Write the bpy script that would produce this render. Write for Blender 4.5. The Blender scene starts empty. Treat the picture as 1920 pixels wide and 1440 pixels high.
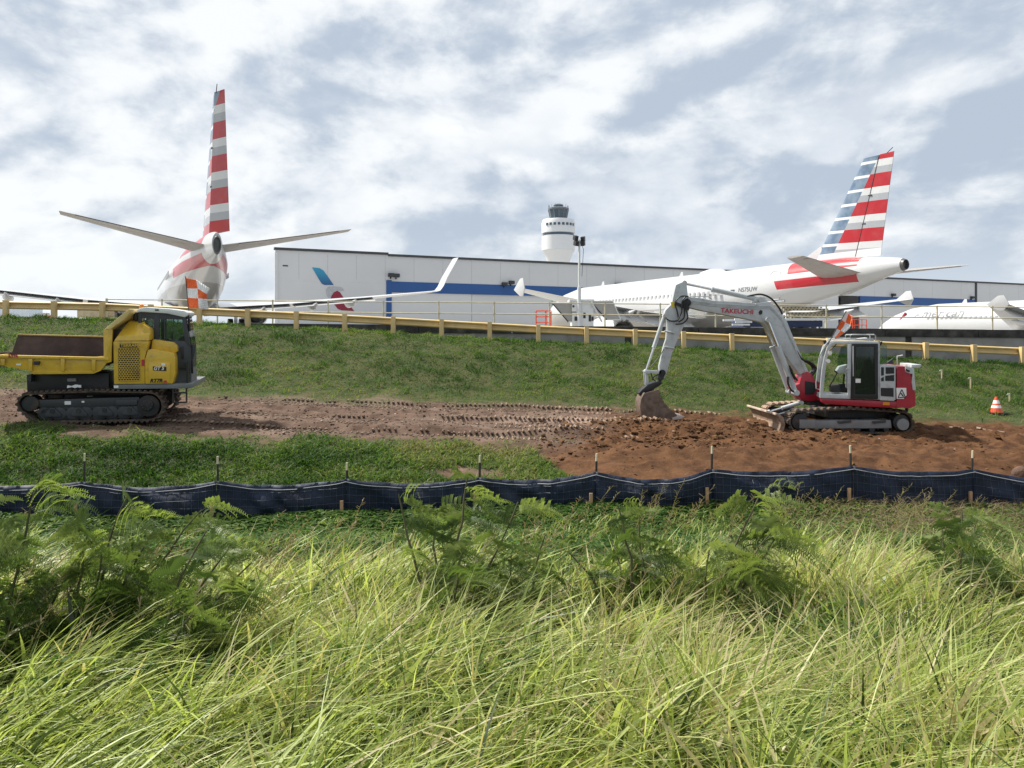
import bpy, bmesh, math, random
import numpy as np
from mathutils import Vector, Matrix
R = math.radians
random.seed(7); rng = np.random.default_rng(11)
SC = bpy.context.scene; COL = SC.collection
# ------------------------------------------------------------------ camera
CZ = 4.0; F = 1443.0; HOR = 630.0          # eye height; focal length and horizon row of the 1920 px photograph
cam = bpy.data.cameras.new('camera'); camo = bpy.data.objects.new('camera', cam); COL.objects.link(camo)
camo.location = (0, 0, CZ); camo.rotation_euler = (R(90), 0, 0)
cam.sensor_width = 36; cam.lens = 36 * F / 1920; cam.shift_y = (HOR - 720) / 1920
cam.clip_start = .1; cam.clip_end = 9000; SC.camera = camo
# ------------------------------------------------------------------ light
SUN_DIR = Vector((-.60, .26, .88)).normalized()
SUN_EL = math.asin(SUN_DIR.z); SUN_AZ = math.atan2(SUN_DIR.x, SUN_DIR.y)
sl = bpy.data.lights.new('sun', 'SUN'); sl.energy = 4.9; sl.angle = R(2); sl.color = (1, .95, .86)
so = bpy.data.objects.new('sun', sl); COL.objects.link(so)
so.rotation_euler = SUN_DIR.to_track_quat('Z', 'Y').to_euler()
SC.view_settings.view_transform = 'Standard'; SC.view_settings.look = 'None'
SC.view_settings.exposure = 0.5; SC.view_settings.gamma = 1; SC.view_settings.use_curve_mapping = False
SC.cycles.max_bounces = 8; SC.cycles.transparent_max_bounces = 12

# ------------------------------------------------------------------ node expression helper
class E:
    def __init__(s, nt, sock): s.nt, s.s = nt, sock
    def _m(s, op, b=None, c=None):
        n = s.nt.nodes.new('ShaderNodeMath'); n.operation = op
        for i, v in enumerate((s, b, c)):
            if v is None: continue
            if isinstance(v, E): s.nt.links.new(v.s, n.inputs[i])
            else: n.inputs[i].default_value = v
        return E(s.nt, n.outputs[0])
    def __add__(s, b): return s._m('ADD', b)
    def __sub__(s, b): return s._m('SUBTRACT', b)
    def __mul__(s, b): return s._m('MULTIPLY', b)
    def __truediv__(s, b): return s._m('DIVIDE', b)
    def gt(s, b): return s._m('GREATER_THAN', b)
    def lt(s, b): return s._m('LESS_THAN', b)
    def frac(s): return s._m('FRACT')
    def abs(s): return s._m('ABSOLUTE')
    def max(s, b): return s._m('MAXIMUM', b)
    def min(s, b): return s._m('MINIMUM', b)
    def pow(s, b): return s._m('POWER', b)
    def smooth(s, a, b):
        n = s.nt.nodes.new('ShaderNodeMapRange'); n.interpolation_type = 'SMOOTHSTEP'
        s.nt.links.new(s.s, n.inputs[0]); n.inputs[1].default_value = a; n.inputs[2].default_value = b
        return E(s.nt, n.outputs[0])
def sepxyz(nt, sock):
    n = nt.nodes.new('ShaderNodeSeparateXYZ'); nt.links.new(sock, n.inputs[0])
    return [E(nt, o) for o in n.outputs]
def comb(nt, a, b, c):
    n = nt.nodes.new('ShaderNodeCombineXYZ')
    for i, v in enumerate((a, b, c)):
        if isinstance(v, E): nt.links.new(v.s, n.inputs[i])
        else: n.inputs[i].default_value = v
    return n.outputs[0]
def noise(nt, vec, scale, detail=4, rough=.55, dist=0):
    n = nt.nodes.new('ShaderNodeTexNoise'); n.inputs['Scale'].default_value = scale
    n.inputs['Detail'].default_value = detail; n.inputs['Roughness'].default_value = rough
    n.inputs['Distortion'].default_value = dist
    if vec is not None: nt.links.new(vec, n.inputs['Vector'])
    return E(nt, n.outputs[0])
def mixc(nt, fac, a, b):
    n = nt.nodes.new('ShaderNodeMix'); n.data_type = 'RGBA'
    for i, v in ((0, fac), (6, a), (7, b)):
        if isinstance(v, E): nt.links.new(v.s, n.inputs[i])
        elif hasattr(v, 'is_linked'): nt.links.new(v, n.inputs[i])
        elif i == 0: n.inputs[i].default_value = v
        else: n.inputs[i].default_value = (*v, 1)
    return n.outputs[2]
# ------------------------------------------------------------------ world: sky with broken cloud
W = bpy.data.worlds.new('World'); SC.world = W; W.use_nodes = True
nt = W.node_tree; nt.nodes.clear()
wo = nt.nodes.new('ShaderNodeOutputWorld'); bg = nt.nodes.new('ShaderNodeBackground')
bg.inputs[1].default_value = .1; nt.links.new(bg.outputs[0], wo.inputs[0])
sky = nt.nodes.new('ShaderNodeTexSky'); sky.sky_type = 'NISHITA'; sky.sun_disc = False
sky.sun_elevation = SUN_EL; sky.sun_rotation = SUN_AZ; sky.dust_density = 2.0; sky.air_density = 1.0
tc = nt.nodes.new('ShaderNodeTexCoord'); dx, dy, dz = sepxyz(nt, tc.outputs['Generated'])
dzc = dz.max(0.0) + .42
px_, py_ = dx / dzc, dy / dzc
warp = noise(nt, comb(nt, px_ * .9 + 5.0, py_ * .9, dz * 1.5 + 2.0), 1.4, 4, .5)
wx_, wy_ = px_ + warp * .45, py_ + warp * .35
n1 = noise(nt, comb(nt, wx_ * .9 + 7.3, wy_ * 1.1 + 1.1, 1.7), 1.15, 8, .53)          # broad sheets
n2 = noise(nt, comb(nt, dx * 1.5 + warp * .25 + 3.0, dy, dz * 2.6 + warp * .2), 2.6, 9, .56)             # lumps in the sheets
n2b = noise(nt, comb(nt, dx * 1.5 + warp * .25 + 2.95, dy, dz * 2.6 + warp * .2 + .07), 2.6, 9, .56)
n3 = noise(nt, comb(nt, dx * 1.0 + 4.1, dy * .9, dz * 1.9), 3.4, 10, .54)             # heaped cloud
n4 = noise(nt, comb(nt, dx * 1.0 + 4.18, dy * .9, dz * 1.9 - .10), 3.4, 10, .54)       # the same, looked up lower: lit tops
sd = nt.nodes.new('ShaderNodeVectorMath'); sd.operation = 'DOT_PRODUCT'
nt.links.new(tc.outputs['Generated'], sd.inputs[0]); sd.inputs[1].default_value = SUN_DIR
sunk = E(nt, sd.outputs['Value'])
glow = sunk.smooth(.05, .95)
thin = (n1 * .52 + n2 * .48)
cover = (thin + glow * .04).smooth(.30, .42)
shade = (thin + (n2 - n2b) * 1.5 + glow * .22).smooth(.43, .80)
cl = mixc(nt, shade, (3.6, 4.15, 4.9), (7.2, 7.35, 7.4))
blue = mixc(nt, .60, sky.outputs[0], (3.3, 4.3, 5.8))
s1 = mixc(nt, cover * .9, blue, cl)
heap = n3.smooth(.49, .57) * dz.smooth(.36, .18) * dz.smooth(-.02, .05)
hshade = ((n3 - n4) * 1.8 + (n3 - .5) * .9 + glow * .40 + .20).smooth(.0, .95)
hc = mixc(nt, hshade, (3.8, 4.4, 5.2), (7.6, 7.7, 7.8))
s2 = mixc(nt, heap * .7, s1, hc)
haze = dz.smooth(.15, -.02)
s3 = mixc(nt, haze * .55, s2, (6.3, 6.8, 7.2))
below = dz.smooth(-.02, -.10)
s4 = mixc(nt, below, s3, (1.4, 1.5, 1.2))
nt.links.new(s4, bg.inputs[0])

# ------------------------------------------------------------------ materials
MATS = {}
def mat(name, col, rough=.6, metal=0., var=.12, vs=3., bump=0., bs=40., dirt=None, da=.0, ds=1.5, coat=0., spec=.5):
    if name in MATS: return MATS[name]
    m = bpy.data.materials.new(name); m.use_nodes = True; nt = m.node_tree
    b = nt.nodes['Principled BSDF']; b.inputs['Roughness'].default_value = rough; b.inputs['Metallic'].default_value = metal
    b.inputs['Coat Weight'].default_value = coat; b.inputs['Specular IOR Level'].default_value = spec
    tc = nt.nodes.new('ShaderNodeTexCoord'); o = tc.outputs['Object']
    c = col
    n = noise(nt, o, vs, 5, .6)
    c = mixc(nt, n.smooth(.3, .7), tuple(x * (1 - var) for x in col), tuple(min(1, x * (1 + var)) for x in col))
    if dirt:
        d = noise(nt, o, ds, 7, .65).smooth(.62 - da * .35, .72)
        c = mixc(nt, d * min(1, da + .25), c, dirt)
        rr = d * .3 + rough; nt.links.new(rr.s, b.inputs['Roughness'])
    nt.links.new(c, b.inputs['Base Color'])
    if bump:
        bn = nt.nodes.new('ShaderNodeBump'); bn.inputs['Strength'].default_value = bump; bn.inputs['Distance'].default_value = .02
        nt.links.new(noise(nt, o, bs, 5, .6).s, bn.inputs['Height']); nt.links.new(bn.outputs[0], b.inputs['Normal'])
    MATS[name] = m; return m
def glass(name, tint=(.10, .13, .14), alpha=.45, rough=.04):
    m = bpy.data.materials.new(name); m.use_nodes = True; nt = m.node_tree; nt.nodes.clear()
    o = nt.nodes.new('ShaderNodeOutputMaterial'); mx = nt.nodes.new('ShaderNodeMixShader'); mx2 = nt.nodes.new('ShaderNodeMixShader')
    t = nt.nodes.new('ShaderNodeBsdfTransparent'); t.inputs[0].default_value = (.75, .86, .84, 1)
    d = nt.nodes.new('ShaderNodeBsdfDiffuse'); d.inputs[0].default_value = (*tint, 1)
    g = nt.nodes.new('ShaderNodeBsdfGlossy'); g.inputs['Roughness'].default_value = rough
    fr = nt.nodes.new('ShaderNodeFresnel'); fr.inputs[0].default_value = 1.5
    mx.inputs[0].default_value = alpha
    nt.links.new(t.outputs[0], mx.inputs[1]); nt.links.new(d.outputs[0], mx.inputs[2])
    nt.links.new(fr.outputs[0], mx2.inputs[0]); nt.links.new(mx.outputs[0], mx2.inputs[1]); nt.links.new(g.outputs[0], mx2.inputs[2])
    nt.links.new(mx2.outputs[0], o.inputs[0]); return m
MUD = (.20, .115, .062)
M_yel = mat('dumper_yellow', (.66, .42, .035), .42, dirt=(.32, .21, .09), da=.34, ds=4.5, var=.09, coat=.35)
M_dk = mat('dark_steel', (.022, .023, .025), .55, var=.3, dirt=(.13, .085, .055), da=.35, ds=5)
M_cabgrey = mat('charcoal_paint', (.04, .044, .05), .45, var=.1, dirt=(.13, .10, .075), da=.14, ds=3.5)
M_track = mat('track_rubber', (.055, .043, .034), .8, var=.4, vs=9, dirt=(.20, .13, .085), da=.6, ds=6, bump=.3)
M_exgrey = mat('excavator_grey', (.47, .50, .51), .42, var=.08, dirt=(.30, .25, .20), da=.32, ds=4.2)
M_exred = mat('excavator_red', (.34, .012, .03), .38, var=.1, coat=.25, dirt=(.2, .08, .06), da=.1, ds=3)
M_blk = mat('black_plastic', (.012, .012, .014), .45, var=.2)
M_hose = mat('rubber_hose', (.012, .012, .013), .5, var=.2)
M_chrome = mat('chrome_rod', (.75, .75, .76), .18, 1.0, var=.03)
M_muddy = mat('muddy_steel', (.24, .16, .11), .75, var=.35, vs=6, dirt=(.40, .30, .22), da=.35, ds=5, bump=.4, bs=25)
M_white = mat('white_paint', (.78, .78, .77), .35, var=.03)
M_whitep = mat('white_panel', (.72, .73, .74), .5, var=.03)
M_sticker = mat('printed_white', (.8, .8, .78), .5, var=.02)
M_ink = mat('black_ink', (.015, .015, .015), .5, var=.05)
M_redink = mat('red_ink', (.45, .02, .05), .4, var=.05)
M_orange = mat('safety_orange', (.85, .14, .03), .6, var=.05)
M_flagw = mat('flag_white', (.8, .8, .8), .7, var=.04)
M_cone = mat('cone_orange', (.80, .09, .03), .5, var=.08, dirt=(.4, .2, .1), da=.1)
M_rail = mat('guardrail_paint', (.60, .44, .20), .55, var=.10, vs=1.2, dirt=(.30, .24, .15), da=.15, ds=1.2)
M_cream = mat('cream_paint', (.60, .54, .38), .55, var=.1)
M_conc = mat('weathered_concrete', (.27, .265, .255), .9, var=.22, vs=.8, dirt=(.08, .075, .07), da=.25, ds=.6, bump=.3, bs=14)
M_concdk = mat('stained_concrete', (.045, .043, .04), .9, var=.5, vs=2.5, dirt=(.16, .15, .14), da=.2, ds=1.2, bump=.4, bs=12)
M_apron = mat('apron_concrete', (.34, .33, .31), .9, var=.1, vs=.2)
M_alu = mat('aircraft_alu', (.55, .55, .55), .35, .6, var=.06)
M_acw = mat('aircraft_white', (.54, .55, .56), .25, var=.02, coat=.3)
M_acg = mat('aircraft_grey', (.40, .41, .42), .4, var=.05, vs=1.5, dirt=(.28, .26, .24), da=.1, ds=.6)
M_wingu = mat('wing_underside', (.42, .42, .41), .45, var=.08, dirt=(.22, .2, .18), da=.15, ds=.7)
M_stab = mat('stabiliser_grey', (.36, .345, .33), .45, var=.1, dirt=(.2, .17, .15), da=.1, ds=.7)
M_exh = mat('exhaust_metal', (.12, .12, .12), .45, .6, var=.2)
M_hangw = mat('hangar_cladding', (.60, .605, .61), .6, var=.035, vs=.06)
M_hangd = mat('hangar_door_white', (.66, .655, .64), .6, var=.03, vs=.1)
M_hangb = mat('hangar_blue', (.014, .082, .27), .45, var=.06, vs=.2)
M_hangdark = mat('hangar_dark', (.05, .053, .06), .7, var=.2)
M_navy = mat('deck_navy', (.02, .035, .10), .5)
M_tan = mat('tan_steel', (.42, .35, .22), .6, var=.15)
M_silt = mat('silt_fabric', (.009, .016, .038), .6, var=.3, vs=2, bump=.5, bs=9, spec=.35)
M_wire = mat('wire_mesh', (.07, .085, .11), .5, .3, var=.2)
M_cord = mat('white_cord', (.30, .31, .33), .6)
M_wood = mat('stake_wood', (.42, .25, .14), .8, var=.2, vs=8)
M_steelp = mat('steel_post', (.03, .026, .024), .7, var=.3)
M_glass = glass('cab_glass', (.03, .05, .05), .16)
M_glassd = glass('tinted_glass', (.012, .018, .018), .62)
M_twglass = mat('tower_glass', (.07, .105, .14), .12, .1, var=.1); M_twtrim = mat('tower_trim', (.16, .18, .20), .5)  # cab glass and trim lightened in colour to paint in distance haze
M_solar = mat('panel_back', (.40, .38, .35), .6, var=.06)
M_lamp = mat('lamp_housing', (.03, .03, .035), .5)
M_amber = mat('amber_lens', (.7, .25, .02), .25)
M_seat = mat('seat_fabric', (.02, .02, .022), .8)

# ------------------------------------------------------------------ mesh builder
class MB:
    def __init__(s): s.v, s.f, s.mi = [], [], []
    def add(s, vs, fs, mi=0):
        o = len(s.v); s.v += [tuple(p) for p in vs]
        for f in fs: s.f.append(tuple(i + o for i in f)); s.mi.append(mi)
        return s
    def box(s, x0, x1, y0, y1, z0, z1, mi=0, M=None):
        vs = [Vector((x, y, z)) for z in (z0, z1) for y in (y0, y1) for x in (x0, x1)]
        if M is not None: vs = [M @ p for p in vs]
        return s.add(vs, [(0, 2, 3, 1), (4, 5, 7, 6), (0, 1, 5, 4), (2, 6, 7, 3), (0, 4, 6, 2), (1, 3, 7, 5)], mi)
    def prism(s, poly, y0, y1, mi=0, M=None):      # poly of (x, z), pushed along y
        n = len(poly); vs = [Vector((x, y0, z)) for x, z in poly] + [Vector((x, y1, z)) for x, z in poly]
        if M is not None: vs = [M @ p for p in vs]
        return s.add(vs, [tuple(range(n)), tuple(range(2 * n - 1, n - 1, -1))] + [(i, i + n, (i + 1) % n + n, (i + 1) % n) for i in range(n)], mi)
    def rings(s, rs, close=True, caps=True, mi=0):
        n = len(rs[0]); o = len(s.v); s.v += [tuple(p) for r in rs for p in r]
        for a in range(len(rs) - 1):
            for i in range(n if close else n - 1):
                j = (i + 1) % n
                s.f.append((o + a * n + i, o + a * n + j, o + (a + 1) * n + j, o + (a + 1) * n + i)); s.mi.append(mi)
        if caps:
            s.f.append(tuple(o + i for i in range(n))[::-1]); s.mi.append(mi)
            s.f.append(tuple(o + (len(rs) - 1) * n + i for i in range(n))); s.mi.append(mi)
        return s
    def tube(s, pts, r, n=8, mi=0, caps=True):
        pts = [Vector(p) for p in pts]; rr = r if isinstance(r, (list, tuple)) else [r] * len(pts)
        rs = []
        for i, p in enumerate(pts):
            t = (pts[min(i + 1, len(pts) - 1)] - pts[max(i - 1, 0)]).normalized()
            a = Vector((0, 0, 1)) if abs(t.z) < .9 else Vector((0, 1, 0))
            u = t.cross(a).normalized(); w = u.cross(t)
            rs.append([p + (u * math.cos(k * 2 * math.pi / n) + w * math.sin(k * 2 * math.pi / n)) * rr[i] for k in range(n)])
        return s.rings(rs, True, caps, mi)
    def lathe(s, prof, c=(0, 0, 0), n=32, mi=0):      # prof of (r, z)
        return s.rings([[(c[0] + r * math.cos(k * 2 * math.pi / n), c[1] + r * math.sin(k * 2 * math.pi / n), c[2] + z) for k in range(n)] for r, z in prof], True, True, mi)
    def disc(s, x, z, r, y0, y1, n=24, mi=0):
        return s.prism([(x + r * math.cos(k * 2 * math.pi / n), z + r * math.sin(k * 2 * math.pi / n)) for k in range(n)], y0, y1, mi)
    def build(s, name, m, parent=None, bevel=0, smooth=40):
        me = bpy.data.meshes.new(name); me.from_pydata(s.v, [], s.f)
        ms = m if isinstance(m, (list, tuple)) else [m]
        for x in ms: me.materials.append(x)
        if len(ms) > 1: me.polygons.foreach_set('material_index', s.mi)
        b = bmesh.new(); b.from_mesh(me); bmesh.ops.recalc_face_normals(b, faces=b.faces)
        if bevel:
            es = [e for e in b.edges if len(e.link_faces) == 2 and e.calc_face_angle(0) > R(25)]
            bmesh.ops.bevel(b, geom=es, offset=bevel, segments=2, affect='EDGES', profile=.6, clamp_overlap=True)
        b.to_mesh(me); b.free()
        if smooth:
            me.polygons.foreach_set('use_smooth', [True] * len(me.polygons)); me.set_sharp_from_angle(angle=R(smooth))
        o = bpy.data.objects.new(name, me); COL.objects.link(o)
        if parent is not None: o.parent = parent
        return o
def thing(name, label, cat, loc=(0, 0, 0), rz=0, group=None):
    o = bpy.data.objects.new(name, None); COL.objects.link(o); o.location = loc; o.rotation_euler = (0, 0, rz)
    o['label'] = label; o['category'] = cat
    if group: o['group'] = group
    return o
def tag(o, label=None, cat=None, group=None, kind=None):
    for k, v in (('label', label), ('category', cat), ('group', group), ('kind', kind)):
        if v: o[k] = v
    return o
def share(src, parent, M):
    c = src.copy(); COL.objects.link(c); c.parent = parent; c.matrix_local = M; return c
def text(name, s, size, m, parent, loc, rot=(90, 0, 0), depth=.003, shear=0, sx=1., bold=0.):
    cu = bpy.data.curves.new(name, 'FONT'); cu.body = s; cu.size = size; cu.extrude = depth; cu.shear = shear; cu.offset = bold
    cu.align_x = 'LEFT'; cu.resolution_u = 3
    t = bpy.data.objects.new(name, cu); COL.objects.link(t)
    dg = bpy.context.evaluated_depsgraph_get(); me = bpy.data.meshes.new_from_object(t.evaluated_get(dg))
    bpy.data.objects.remove(t); me.name = name; me.materials.clear(); me.materials.append(m)
    o = bpy.data.objects.new(name, me); COL.objects.link(o); o.parent = parent
    o.location = loc; o.rotation_euler = tuple(R(a) for a in rot); o.scale = (sx, 1, 1); return o
def wx(px, Y): return (px - 960) / F * Y
def wz(py, Y): return CZ + (HOR - py) / F * Y
def P(px, py, Y): return Vector((wx(px, Y), Y, wz(py, Y)))

# ------------------------------------------------------------------ numpy noise and meshes
def vnoise(x, y, seed=0):
    xi, yi = np.floor(x).astype(np.int64), np.floor(y).astype(np.int64); fx, fy = x - xi, y - yi
    fx, fy = fx * fx * (3 - 2 * fx), fy * fy * (3 - 2 * fy)
    def h(a, b):
        n = (a * 374761393 + b * 668265263 + seed * 974634777) & 0x7fffffff
        n = ((n ^ (n >> 13)) * 1274126177) & 0x7fffffff
        return ((n ^ (n >> 16)) & 0xffff) / 65535.
    return (h(xi, yi) * (1 - fx) + h(xi + 1, yi) * fx) * (1 - fy) + (h(xi, yi + 1) * (1 - fx) + h(xi + 1, yi + 1) * fx) * fy
def fbm(x, y, oct=4, seed=0):
    r, a, t = 0, .5, 0
    for k in range(oct): r = r + a * vnoise(x * 2 ** k, y * 2 ** k, seed + k); t += a; a *= .5
    return r / t
def np_mesh(name, V, Q, mats, attrs=None, smooth=True, parent=None, tri=None):
    me = bpy.data.meshes.new(name); me.vertices.add(len(V)); me.vertices.foreach_set('co', V.astype(np.float32).ravel())
    loops = Q.ravel(); starts = np.arange(0, len(loops), Q.shape[1])
    if tri is not None:
        starts = np.concatenate([starts, len(loops) + np.arange(0, tri.size, 3)]); loops = np.concatenate([loops, tri.ravel()])
    me.loops.add(len(loops)); me.loops.foreach_set('vertex_index', loops.astype(np.int32))
    me.polygons.add(len(starts)); me.polygons.foreach_set('loop_start', starts.astype(np.int32))
    me.polygons.foreach_set('use_smooth', np.full(len(starts), smooth))
    for k, a in (attrs or {}).items():
        at = me.attributes.new(k, 'FLOAT', 'POINT'); at.data.foreach_set('value', a.astype(np.float32))
    for m in (mats if isinstance(mats, list) else [mats]): me.materials.append(m)
    me.update(calc_edges=True)
    o = bpy.data.objects.new(name, me); COL.objects.link(o)
    if parent is not None: o.parent = parent
    return o

# ------------------------------------------------------------------ terrain
FX = [-14, -10, -5.6, -3, -.6, 1.6, 3.7, 6.3, 8.7, 11, 15]
FZ = [-3.38, -3.37, -3.36, -3.26, -3.22, -3.14, -3.06, -2.99, -3.12, -3.18, -3.2]
GX = [-40, -20.1, -16.3, -8.55, -4.7, 1, 8.55, 16.3, 20.1, 40]
GZ = [.9, .70, .62, .255, .05, -.27, -.617, -.98, -1.15, -2.0]
def lane(x, y): return -2.35 - .032 * np.clip(x, -40, 40) + .06 * (y - 21)
def terr(x, y, fine=True):
    x = np.asarray(x, float); y = np.asarray(y, float)
    zf = np.interp(x, FX, FZ); zg = np.interp(x, GX, GZ)
    ys = [-60, 1.5, 6, 10, 14.4]
    kf = np.clip((14.3 - y) / 3.2, 0, 1); z0 = np.interp(y, [-60, 1.5, 6, 10.5, 14], [-2.6, -2.6, -2.9, -3.2, -3.45]) * kf + (zf - .03) * (1 - kf) - .10 * np.sin(kf * math.pi)
    # from the fence up to the haul lane: on the right the loose soil is banked high behind the fence
    k = np.clip((x - .2) / 2.2, 0, 1); k = k * k * (3 - 2 * k)
    t = np.clip((y - 14.5) / 3.8, 0, 1)
    zl = lane(x, np.full_like(x, 18.3))
    tr = np.clip((y - 14.5) / 2.6, 0, 1)
    zleft = zf + (zl - zf) * (t * .75 + .25 * t * t * (3 - 2 * t)); zright = zf + .06 + (zl - .03 - zf - .06) * (1 - (1 - tr) ** 1.7)
    zb = zleft * (1 - k) + zright * k
    zla = lane(x, y)
    t2 = np.clip((y - 24.4) / 6.0, 0, 1); zs = lane(x, np.full_like(x, 24.4)); zs = zs + (zg - zs) * (np.sin((t2 - .5) * math.pi) * .5 * .35 + .5 * .35 + t2 * .65)
    z = np.where(y < 14.5, z0, np.where(y < 18.3, zb, np.where(y < 24.4, zla, zs)))
    z = np.where(y > 33.6, -3.5, z)
    if fine:
        d, fr = masks(x, y)
        z = z + np.where((y > 14.4) & (y < 33), (fbm(x * .8, y * .8, 3, 5) - .5) * .14, (fbm(x * .6, y * .6, 3, 5) - .5) * .25 * (y < 14.3))
        z = z + d * (fbm(x * 3.1, y * 3.1, 4, 9) - .5) * (.07 + .20 * fr * np.clip((y - 16.2) / 1.5, .25, 1))
        # wheel and track ruts along the lane
        rut = np.zeros_like(x)
        for yc, w, dep in ((19.2, .34, .11), (21.1, .34, .10), (21.9, .28, .06), (23.4, .3, .08)):
            yy = yc + (fbm(x * .15 + yc, np.zeros_like(x), 2, 3) - .5) * .7
            rut += dep * np.exp(-((y - yy) / w) ** 2) - .6 * dep * np.exp(-((y - yy - .45) / (w * .6)) ** 2)
        z = z - rut * d * (1 - .6 * fr)
        # low berm of dug soil above the silt fence
        kb = np.clip((x - 1.6) / 1.6, 0, 1) * np.clip((13.5 - x) / 2, 0, 1)
        z = z + kb * (.20 + .16 * (fbm(x * .7, y * .9, 3, 63) - .5)) * np.exp(-((y - 17.3) / np.where(y < 17.3, .75, 1.5)) ** 2)
        z = z + kb * d * (fbm(x * 5.2, y * 5.2, 3, 64) - .5) * .12 * np.clip((y - 15.6) / 1.2, .55, 1)
        z = z + np.where(y > 24.2, (fbm(x * 2.3, y * 2.8, 3, 65) - .5) * .13 * np.clip((y - 24.2) / 1.0, 0, 1) * np.clip((33 - y), 0, 1), 0)
        # spoil heaps by the bucket
        for hx, hy, hr, hh in ((3.0, 20.6, 1.5, .22), (4.6, 20.0, 1.2, .18), (1.7, 19.6, 1.2, .10), (6.4, 19.6, 1.3, .12), (12.6, 24.0, 2.2, .12)):
            z = z + hh * np.exp(-(((x - hx) / hr) ** 2 + ((y - hy) / (hr * .55)) ** 2)) * (.6 + .8 * fbm(x * 2.2, y * 2.2, 3, 31))
    return z
def masks(x, y):
    n = fbm(x * .7, y * .9, 4, 21); n2 = fbm(x * 2.6, y * 2.6, 3, 44)
    yn = np.where(x < .4, 18.0, 18.0 - np.clip((x - .4) / 1.0, 0, 1) * 3.6)
    e = (n - .5) * 2.2 + (n2 - .5) * .9
    d = np.clip((y - yn + e * .9) / .5, 0, 1) * np.clip((24.4 + e * .9 - .2 * np.clip(x - 9, 0, 3) - y) / .9, 0, 1) * (y > 14.55)
    bare = np.clip(1 - np.hypot((x + .9) / 1.3, (y - 16.2) / .45) + (n2 - .5), 0, 1)      # worn patch in the verge
    d = np.clip(np.maximum(d, bare * 1.6), 0, 1)
    fr = np.clip((x - 1.0 + (n - .5) * 5 + (20.3 - y) * .5) / 2.0, 0, 1)
    return d, fr
def lin(a, b, st): return np.arange(a, b, st)
gx = np.concatenate([[-4000, -1500, -500, -150, -60, -40, -32], lin(-27, 27, .055), [27, 32, 40, 60, 150, 500, 1500, 4000]])
gy = np.concatenate([[-60, -20, -6], lin(-1, 14.2, .25), lin(14.2, 25.2, .055), lin(25.2, 33.4, .2), [33.5, 33.7, 40, 80, 200, 600, 1500, 4000, 7000]])
XX, YY = np.meshgrid(gx, gy); xs, ys = XX.ravel(), YY.ravel()
zs = terr(xs, ys) + CZ; dm, fm = masks(xs, ys)
nx, ny = len(gx), len(gy); idx = np.arange(nx * ny).reshape(ny, nx)
Q = np.stack([idx[:-1, :-1].ravel(), idx[:-1, 1:].ravel(), idx[1:, 1:].ravel(), idx[1:, :-1].ravel()], 1)
def ground_mat():
    m = bpy.data.materials.new('ground'); m.use_nodes = True; nt = m.node_tree; b = nt.nodes['Principled BSDF']
    b.inputs['Roughness'].default_value = .95; b.inputs['Specular IOR Level'].default_value = .2
    g = nt.nodes.new('ShaderNodeNewGeometry'); pos = g.outputs['Position']
    def at(n):
        a = nt.nodes.new('ShaderNodeAttribute'); a.attribute_name = n; return E(nt, a.outputs['Fac'])
    d, f = at('dirt'), at('fresh')
    a1 = noise(nt, pos, 2.2, 6, .65); a2 = noise(nt, pos, 11, 5, .65); a3 = noise(nt, pos, .6, 4, .5)
    old = mixc(nt, a1.smooth(.35, .65), (.078, .048, .033), (.150, .098, .071))
    old = mixc(nt, a3.smooth(.52, .66) * .6, old, (.21, .15, .115))
    new = mixc(nt, a1.smooth(.3, .7), (.055, .024, .010), (.130, .062, .027))
    new = mixc(nt, a2.smooth(.6, .72) * .5, new, (.20, .115, .062))
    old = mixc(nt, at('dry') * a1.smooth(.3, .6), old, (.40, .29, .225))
    soil = mixc(nt, f, old, new)
    gr = mixc(nt, a1.smooth(.35, .65), (.035, .055, .015), (.075, .075, .03))
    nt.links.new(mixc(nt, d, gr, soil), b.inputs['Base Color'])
    bn = nt.nodes.new('ShaderNodeBump'); bn.inputs['Strength'].default_value = .8; bn.inputs['Distance'].default_value = .04
    nt.links.new((noise(nt, pos, 14, 6, .7) + noise(nt, pos, 45, 3, .6) * .3).s, bn.inputs['Height']); nt.links.new(bn.outputs[0], b.inputs['Normal'])
    return m
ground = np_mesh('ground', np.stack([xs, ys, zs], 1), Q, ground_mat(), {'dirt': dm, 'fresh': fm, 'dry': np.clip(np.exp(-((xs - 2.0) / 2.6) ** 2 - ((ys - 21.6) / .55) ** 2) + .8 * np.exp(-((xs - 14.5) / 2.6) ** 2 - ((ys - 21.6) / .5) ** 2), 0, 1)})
tag(ground, kind='structure')
def tz(x, y): return float(terr(np.array([x]), np.array([y]))[0]) + CZ

# apron: the aircraft stand behind the retaining wall, falling to the right
AX = [-400, -20, 19, 30, 900]; AZ = [.2, .2, -1.75, -2.2, -2.2]
def za(x): return float(np.interp(x, AX, AZ)) + CZ
b = MB()
for y0, y1 in ((33.45, 700),):
    vs = []
    for x, z in zip(AX, AZ): vs += [(x, y0, z + CZ), (x, y1, z + CZ)]
    b.add(vs, [(2 * i, 2 * i + 2, 2 * i + 3, 2 * i + 1) for i in range(len(AX) - 1)])
tag(b.build('apron', M_apron), kind='structure')

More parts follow.
